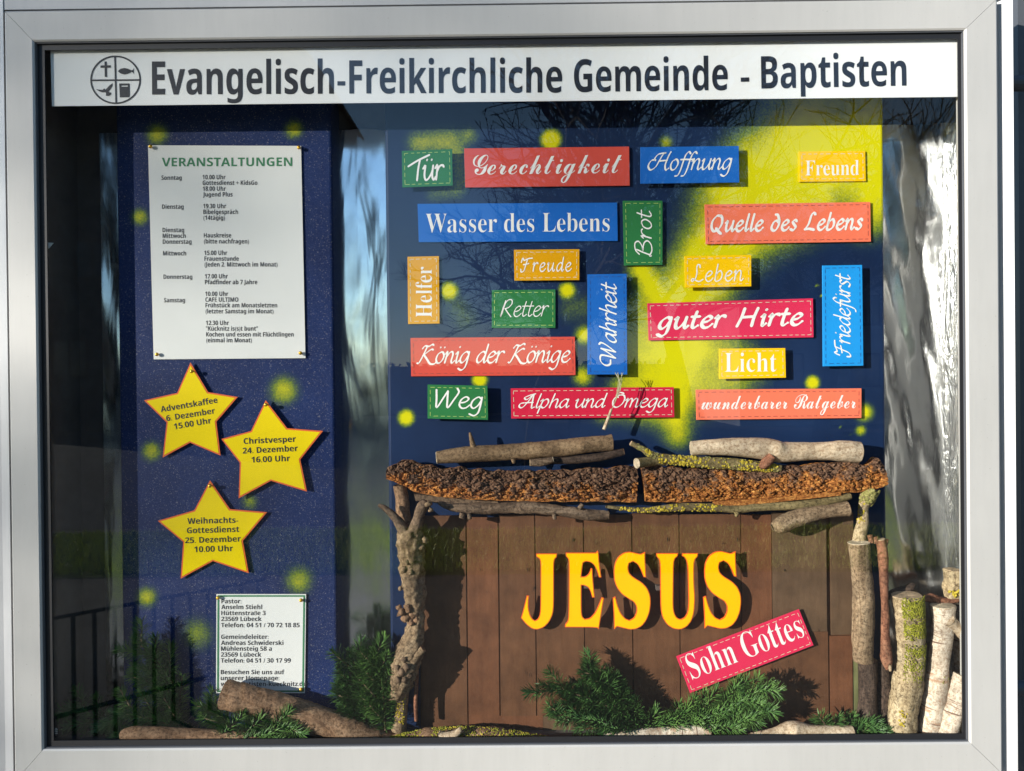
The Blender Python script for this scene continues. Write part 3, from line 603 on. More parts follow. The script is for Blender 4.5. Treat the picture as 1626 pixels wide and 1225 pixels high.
# drawing pins
M_['pin'] = mat('brass_pin', (.75, .42, .04), .25, .6)
def pin_mesh(c, r):
    v = []; f = []; n = 12; R_ = 6
    for j in range(R_+1):
        ph = math.pi*.5*j/R_*1.25
        for i in range(n): v.append((c.x+r*math.sin(ph)*math.cos(2*math.pi*i/n), c.y-r*.9*math.cos(ph)*.9, c.z+r*math.sin(ph)*math.sin(2*math.pi*i/n)))
    for j in range(R_):
        for i in range(n): f.append((j*n+i, j*n+(i+1) % n, (j+1)*n+(i+1) % n, (j+1)*n+i))
    k = len(v)
    for y_ in (c.y, c.y+.006): v += [(c.x+r*.3*math.cos(2*math.pi*i/6), y_, c.z+r*.3*math.sin(2*math.pi*i/6)) for i in range(6)]
    f += [(k+i, k+(i+1) % 6, k+6+(i+1) % 6, k+6+i) for i in range(6)]
    return v, f
for px, py, y, lab in ((239, 233, 0, 'upper left pin of the event schedule sheet'), (474.5, 234.5, 0, 'upper right pin of the event schedule sheet'), (249, 563, 0, 'lower left pin of the event schedule sheet'), (477, 561, 0, 'lower right pin of the event schedule sheet'),
                       (346, 949.7, 0, 'upper left pin of the small contact sheet'), (478, 953.5, 0, 'upper right pin of the small contact sheet'), (478, 1095, 0, 'lower right pin of the small contact sheet'),
                       (304, 590, -.0045, 'pin at the tip of the Adventskaffee star'), (422, 643, -.0065, 'pin at the tip of the Christvesper star'), (333, 772, -.0045, 'pin at the tip of the Weihnachts star')):
    c = U(px, py, y-.0055); v, f = pin_mesh(c, .0027); single('drawing_pin', 'small brass '+lab, 'drawing pin', v, f, M_['pin'], 'brass drawing pins', smooth=True)

# ------------------------------------------------------------ crib back wall of shingles
def wood_mat(name, c1, c2):
    m = mat(name, c2, .6, spec=.3); n = N(m); v = n.coord('Object', (1, 1, .12)); o = n.coord()
    f = n.noise(v, 140, 6, .65, .3); g = n.noise(o, 22, 5, .65); k = n.noise(o, 300, 3, .6)
    c = n.ramp(f, [(.3, c1), (.65, c2)]); c = n.mix(1.0, c, n.ramp(g, [(.3, .62), (.7, 1.15)]), 'MULTIPLY'); c = n.mix(n.ramp(k, [(.7, 0.0), (.78, .5)]), c, (.03, .02, .015))
    n.col(c); n.bump(n.mix(.5, f, k), .35, .001); return m
M_['sh'] = [wood_mat('brown_shingle', (.105, .045, .020), (.13, .058, .027)), wood_mat('red_brown_shingle', (.125, .048, .021), (.155, .062, .028)), wood_mat('grey_brown_shingle', (.095, .055, .030), (.12, .072, .04)), wood_mat('green_edge_wood', (.10, .11, .04), (.2, .2, .09))]
bk = [U(a, b, YBRD+.0045) for a, b in ((668, 822), (1355, 820), (1355, 1168), (668, 1170))]
crib = thing('crib_wall', 'brown shingle back wall of the crib behind the yellow letters', 'wall', U(1000, 1150, -.004))
v, f = slab(bk, YBRD+.0045, .002); part('backing_sheet', v, f, M_['sh'][0], crib)
SH = [(668, 740, 820, 1165, 0), (741, 791, 822, 1165, 1), (792, 849, 818, 1137, 0), (792, 860, 1137, 1168, 1), (850, 926, 816, 1136, 0), (850, 926, 1138, 1168, 2), (927, 1003, 818, 1168, 0), (1004, 1078, 816, 1168, 0), (1079, 1176, 818, 1168, 0), (1177, 1225, 818, 1168, 1), (1226, 1313, 815, 1003, 2), (1226, 1316, 1004, 1168, 0), (1319, 1356, 815, 1008, 2), (1318, 1354, 1010, 1135, 1), (1356, 1363, 1045, 1145, 3)]
for i, (a, b, c, d, k) in enumerate(SH):
    y0 = YBRD+.0006-(.0005 if i in (2, 4, 10) else 0)+.00014*(i % 3); P0, P1 = U(a-.2, c, y0), U(b+(2.4 if b < 1300 else .2), d, y0); th = .003+.0004*(i % 3)
    tl = random.uniform(-.00005, .00005); v, f = box(P0.x, P1.x, y0, y0+th, P1.z, P0.z)
    v = [(x+random.uniform(-.0001, .0001), y+(tl if x > (P0.x+P1.x)/2 else 0)+(.0001 if z > (P0.z+P1.z)/2 else -.0001), z+random.uniform(-.0006, .0006)) for x, y, z in v]
    part('shingle', v, f, M_['sh'][k], crib)

M_['mark'] = mat('dark_knife_mark', (.012, .008, .006), .9); mb = MB(); R = random.Random(2)
for a, b, l in ((910, 858, 7), (946, 862, 9), (1060, 857, 9), (1097, 860, 4), (1171, 857, 8), (835, 1068, 9), (841, 1072, 8), (1148, 863, 3), (1246, 906, 5), (763, 905, 6), (1252, 1050, 9), (1062, 1112, 6), (1056, 1135, 5), (838, 905, 9), (1300, 1001, 6), (773, 940, 5), (848, 935, 8), (1040, 975, 4)):
    y = YBRD-.0011; w_ = R.uniform(.5, 1.0); t_ = R.uniform(-2, 2)
    mb.add([U(a-w_, b-l*.2, y), U(a+t_, b-l/2, y), U(a+w_, b+l*.1, y), U(a-t_*.5, b+l/2, y)], [(0, 1, 2, 3)])
part('knife_marks', mb.v, mb.f, M_['mark'], crib, stuff=True)

# ------------------------------------------------------------ big letters
def za(x, y): return (820+x/8.45, 865+y/8.45)
def zb(x, y): return (960+x/7.07, 865+y/7.07)
LJ = [za(*p) for p in [(262, 122), (545, 122), (540, 170), (512, 195), (502, 260), (502, 520), (502, 800), (490, 930), (440, 1040), (370, 1110), (280, 1142), (210, 1130), (130, 1070), (62, 985), (90, 890), (140, 685), (170, 690), (160, 760), (162, 860), (185, 950), (215, 1000), (250, 1020), (285, 1005), (310, 960), (322, 880), (325, 560), (325, 240), (312, 190), (270, 165)]]
LE = [za(*p) for p in [(662, 110), (1070, 110), (1092, 80), (1104, 120), (1110, 240), (1140, 440), (1108, 442), (1080, 350), (1040, 270), (990, 235), (930, 225), (895, 245), (885, 300), (870, 432), (930, 430), (975, 390), (1000, 318), (1020, 322), (1025, 440), (1050, 708), (1018, 714), (990, 620), (960, 570), (910, 548), (872, 546), (872, 900), (885, 970), (920, 1000), (990, 990), (1060, 910), (1110, 800), (1145, 708), (1174, 716), (1155, 830), (1105, 1140), (1080, 1112), (652, 1110), (655, 1070), (690, 1030), (700, 960), (705, 600), (705, 240), (695, 190), (665, 160)]]
S0 = [(455, 84), (455, 180), (466, 368), (438, 366), (410, 290), (370, 220), (320, 190), (275, 210), (262, 260), (275, 320), (320, 365), (420, 425), (480, 490), (512, 570), (518, 660), (505, 760), (470, 850), (420, 915), (350, 950), (280, 955), (200, 935), (140, 920), (108, 952), (105, 800), (92, 600), (122, 586), (145, 680), (180, 770), (230, 830), (280, 850), (330, 825), (360, 760), (360, 700), (330, 645), (270, 610), (190, 555), (135, 480), (108, 400), (103, 300), (115, 210), (155, 135), (220, 90), (290, 80), (350, 95), (405, 108), (440, 92)]
LS = [zb(*p) for p in S0]; LT = [zb(x+1016, y-8) for x, y in S0]
LU = [zb(*p) for p in [(580, 98), (825, 98), (822, 130), (790, 155), (775, 210), (772, 450), (770, 700), (785, 780), (815, 825), (855, 840), (900, 820), (935, 760), (945, 650), (940, 450), (935, 260), (920, 180), (895, 140), (870, 130), (875, 98), (1048, 98), (1045, 135), (1015, 165), (1003, 220), (1003, 420), (1015, 600), (1005, 760), (975, 860), (920, 925), (850, 955), (770, 945), (700, 900), (650, 820), (630, 720), (627, 480), (625, 240), (615, 170), (582, 135)]]
M_['lyel'] = paper('letter_yellow', (.84, .50, .0), .45, .05); M_['lor'] = mat('letter_orange', (.80, .12, .01), .5)
for nm, L, ds in (('J', LJ, 'first of the five'), ('E', LE, 'beside the letter J'), ('S', LS, 'between the letters E and U'), ('U', LU, 'between the two letters S'), ('S', LT, 'last of the five, above the tilted crimson card')):
    # smooth curves but keep sharp serif corners
    y = YBRD-.0125; r = []
    for i in range(len(L)):
        p, c, q = Vector(L[i-1]), Vector(L[i]), Vector(L[(i+1) % len(L)]); ang = (c-p).angle(q-c)
        if ang > rad(48): r.append(tuple(c))
        else: r += [tuple(c*.8+p*.2), tuple(c*.8+q*.2)]
    P = [U(*p, y) for p in r]; t = thing('cutout_letter', f'big yellow letter {nm} with orange outline, {ds}', 'letter', sum(P, Vector())/len(P), 'big yellow cutout letters')
    v, f = slab(P, y, .002); part('orange_outline', v, f, M_['lor'], t)
    a = [(p.x, p.z) for p in P]; ar = sum(a[i-1][0]*a[i][1]-a[i][0]*a[i-1][1] for i in range(len(a)))
    if ar < 0: a = a[::-1]
    v, f = slab([Vector((q[0], 0, q[1])) for q in inset(a, M(1.25))], y-.0003, .0002); part('yellow_face', v, f, M_['lyel'], t)
    c0 = sum(P, Vector())/len(P)
    if nm == 'J': c0.x += .010
    if nm == 'U': c0.x -= .028
    v, f = box(c0.x-.003, c0.x+.003, y+.0021, YBRD-.0002, c0.z-.003, c0.z+.003); part('spacer_block', v, f, M_['backing'], t)
# ------------------------------------------------------------ branches and logs
M_['b_grey'] = bark_mat('grey_brown_bark', (.035, .022, .014), (.19, .125, .08), (.40, .30, .21), 14, 60, bump=.9)
M_['b_post'] = bark_mat('weathered_pale_bark', (.06, .035, .02), (.30, .205, .12), (.58, .44, .28), 7, 120, bump=1.0)
M_['b_smooth'] = bark_mat('smooth_brown_bark', (.07, .042, .022), (.24, .155, .085), (.38, .27, .16), 20, 40, bump=.5)
M_['b_dark'] = bark_mat('dark_bark', (.012, .008, .006), (.08, .052, .038), (.22, .16, .12), 14, 70, bump=.9)
M_['b_pale'] = bark_mat('pale_smooth_bark', (.25, .16, .09), (.62, .49, .34), (.78, .66, .50), 10, 30, bump=.4)
M_['b_birch'] = bark_mat('birch_bark', (.30, .20, .13), (.70, .60, .47), (.80, .72, .60), 14, 24, bump=.7, birch=True)
M_['b_red'] = bark_mat('reddish_bark', (.06, .018, .01), (.30, .13, .075), (.52, .30, .18), 12, 60, bump=.8)
M_['b_moss'] = bark_mat('mossy_bark', (.11, .07, .035), (.50, .38, .22), (.80, .68, .46), 22, 60, bump=1.0)
M_['b_green'] = bark_mat('greenish_bark', (.05, .038, .015), (.24, .18, .08), (.42, .34, .17), 10, 70, bump=.7)
M_['b_log'] = bark_mat('brown_log_bark', (.07, .035, .018), (.30, .175, .10), (.50, .34, .21), 16, 45, bump=1.0)
M_['b_rough'] = bark_mat('cracked_bark', (.03, .02, .015), (.13, .085, .06), (.24, .16, .11), 60, 60, bump=1.0)
M_['cut'] = wood_end('cut_wood', (.58, .42, .26)); M_['cut_b'] = wood_end('brown_cut_wood', (.30, .18, .10)); M_['cut_p'] = wood_end('pale_cut_wood', (.66, .54, .38))
def lich(name, c1, c2):
    m = mat(name, c1, .8, spec=.15); n = N(m); v = n.coord(); n.col(n.ramp(n.noise(v, 260, 4, .7), [(.3, tuple(x*.4 for x in c1)), (.5, c1), (.7, c2)])); n.bump(n.noise(v, 800, 3, .7), .8, .001); return m
M_['lichen'] = lich('yellow_lichen', (.42, .32, .03), (.68, .54, .08)); M_['moss'] = lich('green_moss', (.22, .22, .02), (.46, .44, .06)); M_['gl'] = lich('olive_lichen', (.24, .22, .07), (.42, .38, .16))

def tube_world(pts, nring=18, step=.003, rough=.10, knots=(), seed=0, freq=60, oval=1.0, flute=0.0):
    "pts: (x,y,z,r) in metres; returns verts, faces, uv, centres, radii"
    per = max(2, int(max((np.array(pts[i+1][:3])-np.array(pts[i][:3])).__abs__().sum() for i in range(len(pts)-1))/step))
    P = catmull(pts, per); vs = []; fs = []; uv = []; L = 0.0; prev = None; ref = Vector((0, 1, 0)); cen = []
    for i, p in enumerate(P):
        c = Vector(p[:3]); r = max(p[3], .0004)
        d = Vector(P[min(i+1, len(P)-1)][:3])-Vector(P[max(i-1, 0)][:3]); d = d.normalized() if d.length > 1e-9 else Vector((1, 0, 0))
        a = ref-d*ref.dot(d); a.normalize(); b = d.cross(a)
        if prev is not None: L += (c-prev).length
        prev = c; cen.append((c, r, d, a, b))
        for k in range(nring+1):
            t = 2*math.pi*k/nring; dr = a*math.cos(t)+b*math.sin(t); q = c+dr*r
            n1 = noise.fractal(Vector((q.x*freq+seed, q.y*freq, q.z*freq)), .8, 2.1, 4)
            n2 = noise.noise(Vector((q.x*18+seed*3, q.y*18, q.z*18)))
            n3 = abs(noise.noise(Vector((math.cos(t)*2.6+seed, math.sin(t)*2.6, L*9))))*flute
            rr = r*(1+rough*n1+.10*n2-n3)
            for (kt, kp, kr, kh) in knots:
                dd = ((L-kp)**2+((t-kt+math.pi) % (2*math.pi)-math.pi)**2*r*r)**.5
                rr += kh*math.exp(-(dd/kr)**2)
            vs.append(tuple(c+a*math.cos(t)*rr*oval+b*math.sin(t)*rr)); uv.append((L, t*r))
    W = nring+1
    for i in range(len(P)-1):
        for k in range(nring): fs.append((i*W+k, i*W+k+1, (i+1)*W+k+1, (i+1)*W+k))
    return vs, fs, uv, cen
def cap(vs, cen, W, i, out, inner=None):
    ring = [Vector(v) for v in vs[i*W:(i+1)*W-1]]; c = sum(ring, Vector())/len(ring); d = cen[i][2]*(1 if out else -1)
    v = []; n = len(ring); rings = [1.0, .97, .6, .25]
    for k, s in enumerate(rings):
        for j, q in enumerate(ring):
            h = (0 if k == 0 else .0006)+(.0006*noise.noise(q*300) if k else 0)
            v.append(tuple(c+(q-c)*s+d*h))
    v.append(tuple(c+d*.0008)); f = []
    for k in range(len(rings)-1):
        for j in range(n): f.append((k*n+j, k*n+(j+1) % n, (k+1)*n+(j+1) % n, (k+1)*n+j))
    k = len(rings)-1; f += [(k*n+j, k*n+(j+1) % n, len(v)-1) for j in range(n)]
    return v, f
def px(path, y):
    out = []
    for p in path:
        yy = p[3] if len(p) > 3 else y; q = U(p[0], p[1], yy); out.append((q.x, q.y, q.z, M(p[2], yy)))
    return out
def closed(vs, fs, uv, cen, W):
    "close both ends with fans"
    for i in (0, len(cen)-1):
        n = len(vs); vs.append(tuple(cen[i][0])); uv.append((0, 0)); fs += [(i*W+k, i*W+k+1, n) for k in range(W-1)]
def limb(name, label, cat, path, y, mt, ends=('cut', 'cut'), group=None, stubs=(), root=None, pname='bark', **k):
    pts = px(path, y) if len(path[0]) < 5 else path
    vs, fs, uv, cen = tube_world(pts, **k); W = k.get('nring', 18)+1
    if root is None: root = thing(name, label, cat, cen[len(cen)//2][0], group)
    caps = []
    for e, i in ((ends[0], 0), (ends[1], len(cen)-1)):
        if e: caps.append((e, cap(vs, cen, W, i, i > 0)))
        else:
            n = len(vs); vs.append(tuple(cen[i][0]+cen[i][2]*(cen[i][1]*.3 if i else -cen[i][1]*.3))); uv.append((0, 0)); fs += [(i*W+q, i*W+q+1, n) for q in range(W-1)]
    part(pname, vs, fs, M_[mt], root, smooth=True, uv=uv)
    for e, (v, f) in caps: part('cut_end', v, f, M_[e], root)
    for s in stubs:
        sp, sy, sm, se = s; p2 = px(sp, sy); v2, f2, u2, c2 = tube_world(p2, nring=10, step=.002, rough=.12, seed=5); 
        if se: cv, cf = cap(v2, c2, 11, len(c2)-1, True)
        closed(v2, f2, u2, c2, 11)
        part('side_stub', v2, f2, M_[sm], root, smooth=True, uv=u2)
        if se: part('cut_end', cv, cf, M_[se], root)
    return root, cen
def blobs(name, root, cen, n, r0, r1, mt, t0=0.0, t1=1.0, ang=(-1.2, 1.2), seed=1, flat=.6, jag=.35, lift=1.0):
    "crusty cushions scattered over the camera-facing side of a limb"
    R = random.Random(seed); mb = MB(); icov, icof = ICO1 if r1 < .0018 else ICO
    for _ in range(n):
        t = t0+(t1-t0)*R.random(); c, r, d, a, b = cen[min(len(cen)-1, int(t*(len(cen)-1)))]
        if noise.noise(c*60+Vector((seed, 0, 0)))+.35 < R.random()*.7: continue
        an = R.uniform(*ang)+math.pi; dr = a*math.cos(an)+b*math.sin(an); q = c+dr*r*lift+d*R.uniform(-.002, .002); rr = R.uniform(r0, r1); s = R.random()*50
        v = []
        for p in icov:
            w_ = p*(1+jag*noise.noise(p*2.2+Vector((s, 0, 0))))*rr; w_ = w_-dr*(w_.dot(dr))*(1-flat); v.append(tuple(q+w_))
        mb.add(v, icof)
    if mb.v: part(name, mb.v, mb.f, M_[mt], root, stuff=True, smooth=True)
bm = bmesh.new(); bmesh.ops.create_icosphere(bm, subdivisions=2, radius=1); ICO = ([v.co.copy() for v in bm.verts], [tuple(v.index for v in f.verts) for f in bm.faces]); bm.free()
bm = bmesh.new(); bmesh.ops.create_icosphere(bm, subdivisions=1, radius=1); ICO1 = ([v.co.copy() for v in bm.verts], [tuple(v.index for v in f.verts) for f in bm.faces]); bm.free()

# cracked bark slabs forming the crib roof
def slab_mat():
    m = mat('cracked_bark_slab', (.2, .1, .05), .9, spec=.12); n = N(m); v = n.coord(); h = n.attr('depth'); lo = n.attr('low')
    g = n.noise(n.coord('Object', (1, 1, 1.6)), 150, 6, .75, .8); k = n.noise(v, 60, 4, .65)
    outer = n.ramp(g, [(.34, (.03, .016, .011)), (.5, (.15, .080, .048)), (.66, (.30, .185, .115))])
    inner = n.ramp(g, [(.34, (.07, .02, .008)), (.5, (.38, .14, .035)), (.64, (.72, .36, .10))])
    f = n.math('ADD', n.math('MULTIPLY', lo, 1.0), n.math('MULTIPLY', n.math('SUBTRACT', k, .5), 1.5)); c = n.mix(n.ramp(f, [(.42, 0.0), (.62, 1.0)]), outer, inner)
    n.col(c); n.bump(g, 1.0, .003); return m
M_['slab'] = slab_mat()
def bark_slab(label, top, bot, yc, low0, amp, seed):
    "top/bot: edge polylines in px, same number of points"
    T = catmull([U(*p, yc) for p in top], 74); B = catmull([U(*p, yc) for p in bot], 74); nu = min(len(T), len(B)); nv = 44; vs = []; fs = []; lo = []; dp = []
    for i in range(nu):
        for j in range(nv+1):
            t = j/nv; p = T[i]*(1-t)+B[i]*t; q = Vector(p)
            bulge = math.sin(math.pi*min(1, max(0, t*.86+.07)))**.6*.013
            wv = Vector((q.x*80+seed, q.z*125, 0)); wv += Vector((noise.noise(wv*.7), noise.noise(wv*.7+Vector((9, 9, 9))), 0))*.7
            r1 = 1-abs(noise.noise(wv))*2.6; r2 = 1-abs(noise.noise(wv*2.7+Vector((3, 1, 7))))*2.2; r3 = noise.noise(wv*5.5)+.8*noise.noise(q*430)
            vd = noise.voronoi(Vector((q.x*95+wv.y*.25, q.z*170+wv.x*.12, seed)))[0]; vd2 = noise.voronoi(Vector((q.x*230, q.z*420, seed+2)))[0]
            h = amp*(.7*noise.fractal(Vector((q.x*30, q.z*38, seed)), 1, 2, 3)+.55*min(1, (vd[1]-vd[0])*2.6)+.28*min(1, (vd2[1]-vd2[0])*2.2)-.25*max(0, r1)**2+.12*r3-.45)
            smooth_low = max(0, (t-.86)/.14); h *= 1-.85*smooth_low
            e = .0016*noise.noise(Vector((q.x*70, seed, t*2)))*(1 if j in (0, nv) else .5)
            ee = .0035*noise.fractal(Vector((q.x*45, seed+4, 0)), 1, 2, 3)*(1-t)**3
            vs.append((q.x+r3*.0006, yc-bulge-h, q.z+e+ee)); lo.append(low0+t*.62+.25*noise.noise(Vector((q.x*12, seed, 0)))-(.0 if h < 0 else h*40)); dp.append(h)
    W = nv+1
    for i in range(nu-1):
        for j in range(nv): fs.append((i*W+j, (i+1)*W+j, (i+1)*W+j+1, i*W+j+1))
    n0 = len(vs); ring = [i*W for i in range(nu)]+[(nu-1)*W+j for j in range(1, W)]+[i*W+nv for i in range(nu-2, -1, -1)]+[j for j in range(nv-1, 0, -1)]
    for r in ring: vs.append((vs[r][0], yc+.006, vs[r][2])); lo.append(.8); dp.append(0)
    m = len(ring)
    for a in range(m): b = (a+1) % m; fs.append((ring[a], ring[b], n0+b, n0+a))
    fs.append(tuple(range(n0, n0+m)))
    return single('bark_slab', label, 'bark', vs, fs, M_['slab'], 'bark slabs of the crib roof', smooth=False, attr={'low': lo, 'depth': dp})
YR = -.022
bark_slab('dark cracked bark slab, left half of the crib roof', [(616, 742), (640, 731), (680, 740), (760, 746), (850, 748), (930, 745), (1012, 740)], [(614, 760), (642, 771), (668, 783), (740, 792), (850, 796), (930, 796), (1010, 797)], YR, .12, .009, 3)
bark_slab('orange brown cracked bark slab, right half of the crib roof', [(1018, 742), (1060, 742), (1150, 746), (1250, 740), (1340, 734), (1372, 738), (1388, 726), (1400, 738)], [(1024, 796), (1080, 797), (1150, 794), (1230, 789), (1310, 784), (1350, 782), (1385, 777), (1406, 770)], YR, .26, .0075, 11)
# shelf fungus bumps and the split wood strip under the right slab
P = [U(*p, -.030) for p in [(1135, 803), (1135, 797), (1240, 790), (1335, 781), (1336, 787), (1240, 797), (1180, 803)]]; v, f = slab(P, -.030, .012); single('wood_strip', 'thin split orange wood strip along underside of right bark slab', 'wood strip', v, f, M_['slab'], attr={'low': [1.2]*len(v), 'depth': [0]*len(v)})
P = [U(*p, -.018) for p in [(657, 785), (735, 793), (790, 797), (790, 802), (740, 800), (660, 796)]]; v, f = slab(P, -.018, .010); single('plank_edge', 'thin grey plank edge under the left bark slab', 'plank', v, f, M_['b_grey'])

limb('branch_log', 'grey brown log with pale left end and upright twig stub on the roof', 'log', [(694, 727, 10), (740, 722, 12.5), (800, 719, 13.5), (880, 713, 13.5), (940, 706, 13.5), (972, 703, 13)], -.025, 'b_smooth', ('cut_p', 'cut_b'), 'logs on the crib roof',
     stubs=[([(752, 712, 5), (749, 700, 3.5), (746, 687, 1.6)], -.027, 'b_smooth', None), ([(815, 728, 5), (816, 736, 2.5)], -.034, 'b_smooth', None)], rough=.05, knots=[(math.pi, .2, .006, .0018)], seed=2)
r_, c_n = limb('dark_stick', 'thin dark stick under the left roof log', 'stick', [(874, 733, 4), (900, 731, 6), (945, 727, 6.5), (990, 718, 6)], -.024, 'b_dark', (None, 'cut_b'), 'sticks under the roof logs', rough=.12, nring=12, seed=4)
limb('stick_stub', 'short cut stick stub between left roof log and bark slab', 'stick', [(842, 735, 6), (862, 734, 6.5), (878, 730, 4.5)], -.034, 'b_grey', ('cut', 'cut_p'), 'sticks under the roof logs', rough=.1, nring=12, seed=14)
limb('birch_log', 'pale smooth birch log lying on right half of the roof', 'log', [(1098, 712, 12), (1150, 710, 13.5), (1210, 712, 17, -.026), (1240, 718, 16), (1290, 717, 14), (1340, 717, 17.5), (1364, 719, 16.5)], -.026, 'b_pale', ('cut_p', 'cut_p'), 'logs on the crib roof', rough=.05, knots=[(2.6, .115, .010, .004)], nring=24, seed=6,
     stubs=[([(1225, 724, 9), (1213, 738, 8), (1206, 742, 3)], -.036, 'b_red', None)])
r_, c_n = limb('lichen_branch', 'thin branch crusted with yellow lichen under the birch log', 'branch', [(1002, 704, 4), (1020, 713, 4.5), (1045, 727, 7), (1100, 733, 9), (1160, 737, 9), (1205, 741, 8), (1240, 744, 6)], -.028, 'b_green', ('cut', None), None, rough=.12, nring=14, seed=8)
blobs('lichen', r_, c_n, 620, .0009, .0021, 'lichen', .16, .97, (-1.3, 1.3), 3); blobs('olive_lichen', r_, c_n, 420, .0007, .0017, 'gl', .1, .97, (-1.4, 1.4), 9)
limb('cut_stick', 'stick with round pale cut end facing forward in roof gap', 'stick', [(1058, 733, 7, -.022), (1035, 733, 7.5, -.028), (1011, 736, 8, -.040)], -.03, 'b_green', (None, 'cut_p'), 'sticks under the roof logs', rough=.06, nring=14, seed=9)
r_, c_n = limb('weathered_branch', 'grey weathered branch with knobs below the left bark slab', 'branch', [(697, 799, 3.5), (722, 806, 7.5), (770, 808, 9), (830, 806, 10.5), (880, 810, 9.5), (930, 817, 9.5), (966, 818, 8)], -.026, 'b_grey', (None, 'cut_b'), 'branches below the crib roof', rough=.16, seed=12, flute=.22,
     stubs=[([(735, 815, 5), (733, 823, 4.5)], -.034, 'b_grey', None), ([(744, 815, 4), (746, 825, 3.5)], -.032, 'b_grey', None), ([(880, 815, 4), (881, 825, 3.3)], -.032, 'b_grey', None), ([(920, 808, 4), (925, 801, 4)], -.032, 'b_grey', None)])
r_, c_n = limb('long_twig', 'long thin greenish branch below the right bark slab', 'branch', [(962, 805, 2.4), (1020, 810, 4), (1075, 806, 6.5), (1130, 806, 6.5), (1172, 808, 7), (1200, 805, 7), (1260, 803, 7), (1320, 796, 6.5), (1350, 788, 5)], -.026, 'b_green', (None, 'cut_b'), 'branches below the crib roof', rough=.08, nring=14, seed=13, stubs=[([(1170, 812, 5), (1169, 821, 2)], -.03, 'b_green', None)])
blobs('lichen', r_, c_n, 220, .0008, .0018, 'lichen', .05, .42, (-1.0, 1.4), 5)
limb('club_branch', 'thick club shaped branch stub at upper right of the crib', 'branch', [(1226, 838, 6), (1238, 834, 13), (1262, 824, 14.5), (1290, 816, 12), (1318, 812, 10.5), (1346, 808, 12.5)], -.032, 'b_post', (None, 'cut_b'), None, rough=.07, nring=22, seed=15, flute=.1)

# left post: forked weathered branch and thinner pieces
limb('post_stub', 'short brown stick behind the forked branch at upper left of crib', 'stick', [(634, 770, 10), (638, 790, 10.5), (640, 812, 11), (644, 850, 11)], -.014, 'b_log', (None, None), None, rough=.07, seed=17)
root, c_n = limb('forked_post', 'gnarled forked branch standing as left post of the crib', 'post', [(614, 1109, 5), (630, 1100, 15), (637, 1078, 21), (645, 1050, 22.5), (655, 1022, 19), (659, 1000, 15), (660, 985, 14), (658, 968, 15.5), (658, 945, 17), (655, 915, 20), (653, 885, 22), (652, 860, 23), (651, 842, 18)], -.032, 'b_post', (None, None), None, rough=.2, nring=36, seed=21, flute=.3, freq=95, step=.0025)
for pth in ([(648, 866, 15, -.032), (640, 842, 10, -.034), (627, 822, 7.5, -.038), (612, 808, 5, -.040), (601, 802, 2.5, -.042)], [(652, 862, 14, -.034), (660, 838, 10, -.038), (666, 818, 9, -.042), (672, 804, 10.5, -.044), (678, 797, 6, -.044)]):
    v2, f2, u2, c2 = tube_world(px(pth, -.03), nring=20, rough=.16, seed=33, flute=.25); closed(v2, f2, u2, c2, 21); part('fork', v2, f2, M_['b_grey'], root, smooth=True, uv=u2)
v2, f2, u2, c2 = tube_world(px([(655, 1052, 6), (664, 1040, 6), (672, 1031, 6)], -.046), nring=12, rough=.05); cv, cf = cap(v2, c2, 13, len(c2)-1, True); part('side_stub', v2, f2, M_['b_post'], root, smooth=True, uv=u2); part('cut_end', cv, cf, M_['cut_b'], root)
def knobs(root, lst, mt, seed, name='burl'):
    mb = MB(); R = random.Random(seed)
    for (a, b, r, y) in lst:
        q = U(a, b, y); s = R.random()*40; rr = M(r*.86, y)
        mb.add([tuple(q+p*rr*(1.05+.6*noise.noise(p*1.6+Vector((s, 0, 0)))+.45*noise.noise(p*4+Vector((0, s, 0))))) for p in ICO[0]], ICO[1])
    part(name, mb.v, mb.f, M_[mt], root, smooth=True, stuff=len(lst) > 1)
knobs(root, [(638, 972, 8, -.042), (648, 966, 7, -.044), (656, 975, 9, -.040), (644, 982, 8, -.042), (666, 962, 6, -.038), (652, 988, 6, -.042), (661, 985, 6, -.040), (634, 966, 5, -.04)], 'b_log', 3)
knobs(root, [(630, 1060, 6, -.048), (638, 1068, 7, -.050), (646, 1060, 7, -.050), (632, 1078, 6, -.048), (642, 1080, 6, -.048), (650, 1072, 6, -.046), (626, 1088, 5, -.044), (637, 1092, 5, -.044), (655, 1062, 5, -.046), (642, 1048, 5, -.05)], 'b_grey', 5)
knobs(root, [(641, 905, 7, -.046), (651, 909, 5, -.048), (645, 893, 5, -.048), (668, 870, 6, -.042), (674, 858, 6, -.038), (680, 801, 6, -.048), (684, 810, 5, -.046), (636, 935, 4, -.04), (668, 935, 6, -.038)], 'b_post', 8)
r_, c_n = limb('lichen_stick', 'short yellow lichened stick below the gnarled post', 'stick', [(640, 1092, 10), (638, 1115, 10.5), (636, 1140, 11), (633, 1160, 13)], -.026, 'b_post', (None, None), None, rough=.08, seed=23); blobs('lichen', r_, c_n, 90, .0006, .0016, 'lichen', .2, .75, (-.7, .7), 12)
limb('thin_red_stick', 'thin reddish stick right of the gnarled left post', 'stick', [(663, 1048, 2.2), (661, 1090, 3), (660, 1120, 3.2), (661, 1145, 3)], -.03, 'b_red', ('cut', None), None, rough=.08, nring=10, seed=24)
